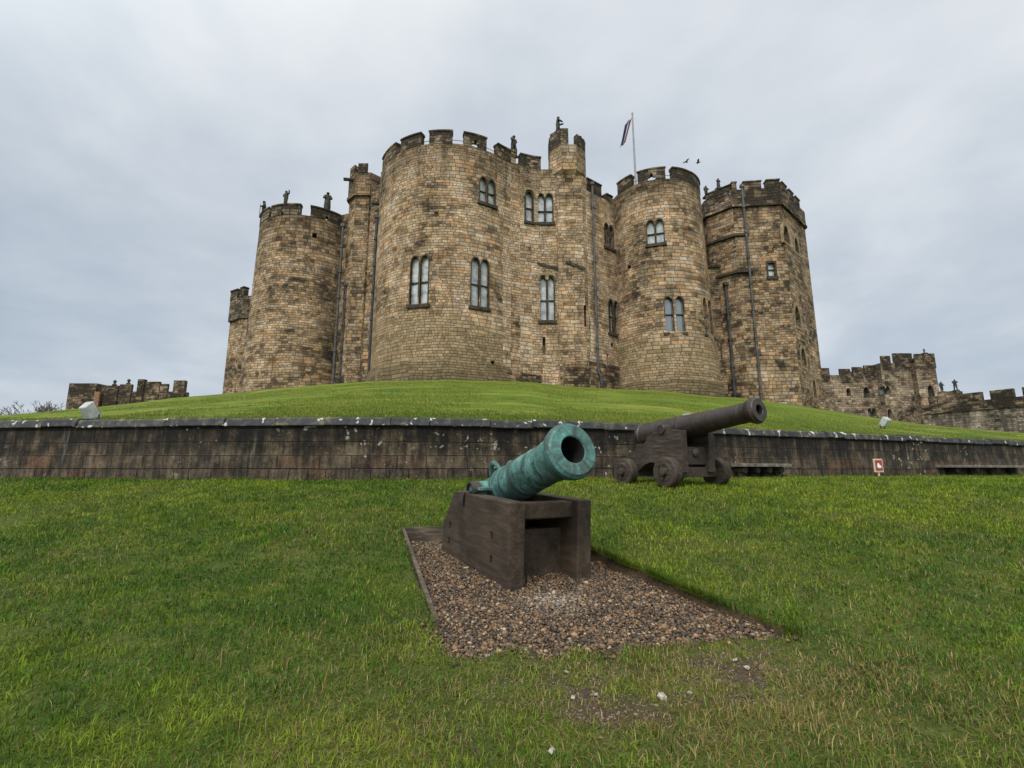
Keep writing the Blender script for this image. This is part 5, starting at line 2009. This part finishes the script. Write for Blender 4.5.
# turf overhanging the right edge of the pit
n = 9000
t = NP.random(n)
ex = PIT[2][0] + (PIT[3][0] - PIT[2][0]) * t
ey = PIT[2][1] + (PIT[3][1] - PIT[2][1]) * t
off = NP.uniform(-.07, .03, n)
X, Y = ex + off * -0.9 * -1, ey - off * -.4 * -1
dp = pit_d(X, Y)
okk = (dp < 0.02) & (dp > -.12)
X, Y = X[okk], Y[okk]
n = len(X)
az = NP.normal(math.pi + 0.35, .6, n)
tn = lawn_tint(X, Y, np.zeros(n)) * .85
blades('edge_grass', X, Y, lawn_z(X, Y, False), NP.uniform(.05, .10, n), NP.uniform(.003, .0055, n), tn, 'longer grass hanging over the cut right edge of the gravel bed', 0.75, az)

# uncut fringe at the wall foot and tufts leaning over the coping
n = 14000
lw = NP.uniform(float(np.interp(-16, WX, AL)), float(np.interp(27, WX, AL)), n)
keep_ = NP.random(n) < np.clip(vnoise(lw, lw * 0, 1.4, 81) * 1.7 - .25, .1, 1)
lw = lw[keep_]
n = len(lw)
P_ = np.array([wall_pt(l_, o_) for l_, o_ in zip(lw, NP.uniform(.06, .2, n))])
blades('fringe_grass', P_[:, 0], P_[:, 1], lawn_z(P_[:, 0], P_[:, 1], False), NP.uniform(.03, .12, n), NP.uniform(.006, .013, n), lawn_tint(P_[:, 0], P_[:, 1], np.zeros(n)) * .9, 'uneven fringe of longer grass at the foot of the retaining wall', 0.4)
n = 16000
lw = NP.uniform(float(np.interp(-16, WX, AL)), float(np.interp(27, WX, AL)), n)
keep_ = NP.random(n) < np.clip(vnoise(lw, lw * 0, 0.9, 83) * 2.2 - .75, .02, 1)
lw = lw[keep_]
n = len(lw)
P_ = np.array([wall_pt(l_, o_) for l_, o_ in zip(lw, NP.uniform(-.42, -.24, n))])
blades('coping_grass', P_[:, 0], P_[:, 1], np.full(n, 2.285), NP.uniform(.04, .11, n), NP.uniform(.006, .013, n), lawn_tint(P_[:, 0], P_[:, 1], np.full(n, .2)), 'tufts of longer grass along the back of the wall coping', 0.6)

# mound grass, thinning with distance
n = 150000
th_ = NP.uniform(math.radians(-50), math.radians(50), n)
s = np.tan(th_)
w0 = np.interp(s, S, wy_s)
Y = w0 + 0.05 + (NP.random(n) ** 2.0) * 22.0
Y = np.minimum(Y, np.interp(s, S, cry) - .5)
X = s * Y
Z = mound_z(s, Y)
k = np.clip(vnoise(X * .25, Y, 1.4, 71) * .6 + vnoise(X, Y, .35, 72) * .4, 0, 1)[:, None]
tn = (np.array([.055, .10, .011]) * (1 - k) + np.array([.16, .18, .03]) * k) * NP.uniform(.6, 1.35, (n, 1))
blades('mound_turf', X, Y, Z, NP.uniform(.03, .07, n), NP.uniform(.008, .018, n), tn, 'rough grass growing on the slope above the retaining wall', 0.5)

# loose pale stones in the trodden grass
for px, py, sz_ in ((662, 697, .022), (552, 751, .014), (573, 698, .013), (596, 695, .011), (747, 668, .016), (735, 660, .013), (566, 672, .010), (690, 693, .012)):
    s, tt = st(px, py)
    Y = 2.6
    for _ in range(12):
        z = float(lawn_z(np.array([s * Y]), np.array([Y]), False)[0])
        Y = (z + .01 - CAMZ) / tt
    mb = MB()
    q_ = [Vector(v) for v in ICO]
    ks = [R_.uniform(.75, 1.2) for _ in q_]
    for f_ in IF:
        mb.face([(q_[i].x * sz_ * 1.2 * ks[i], q_[i].y * sz_ * ks[i], q_[i].z * sz_ * .7 * ks[i]) for i in f_])
    o = mb.build('loose_stone', MAT['pale_stone'], bevel=0)
    o.location = (s * Y, Y, z + .012)
    o.rotation_euler = (R_.uniform(-.3, .3), R_.uniform(-.3, .3), R_.uniform(0, 6))
    tag(o, 'small pale stone lying loose in the trodden foreground grass', 'stone', 'loose pale stones in the worn grass')
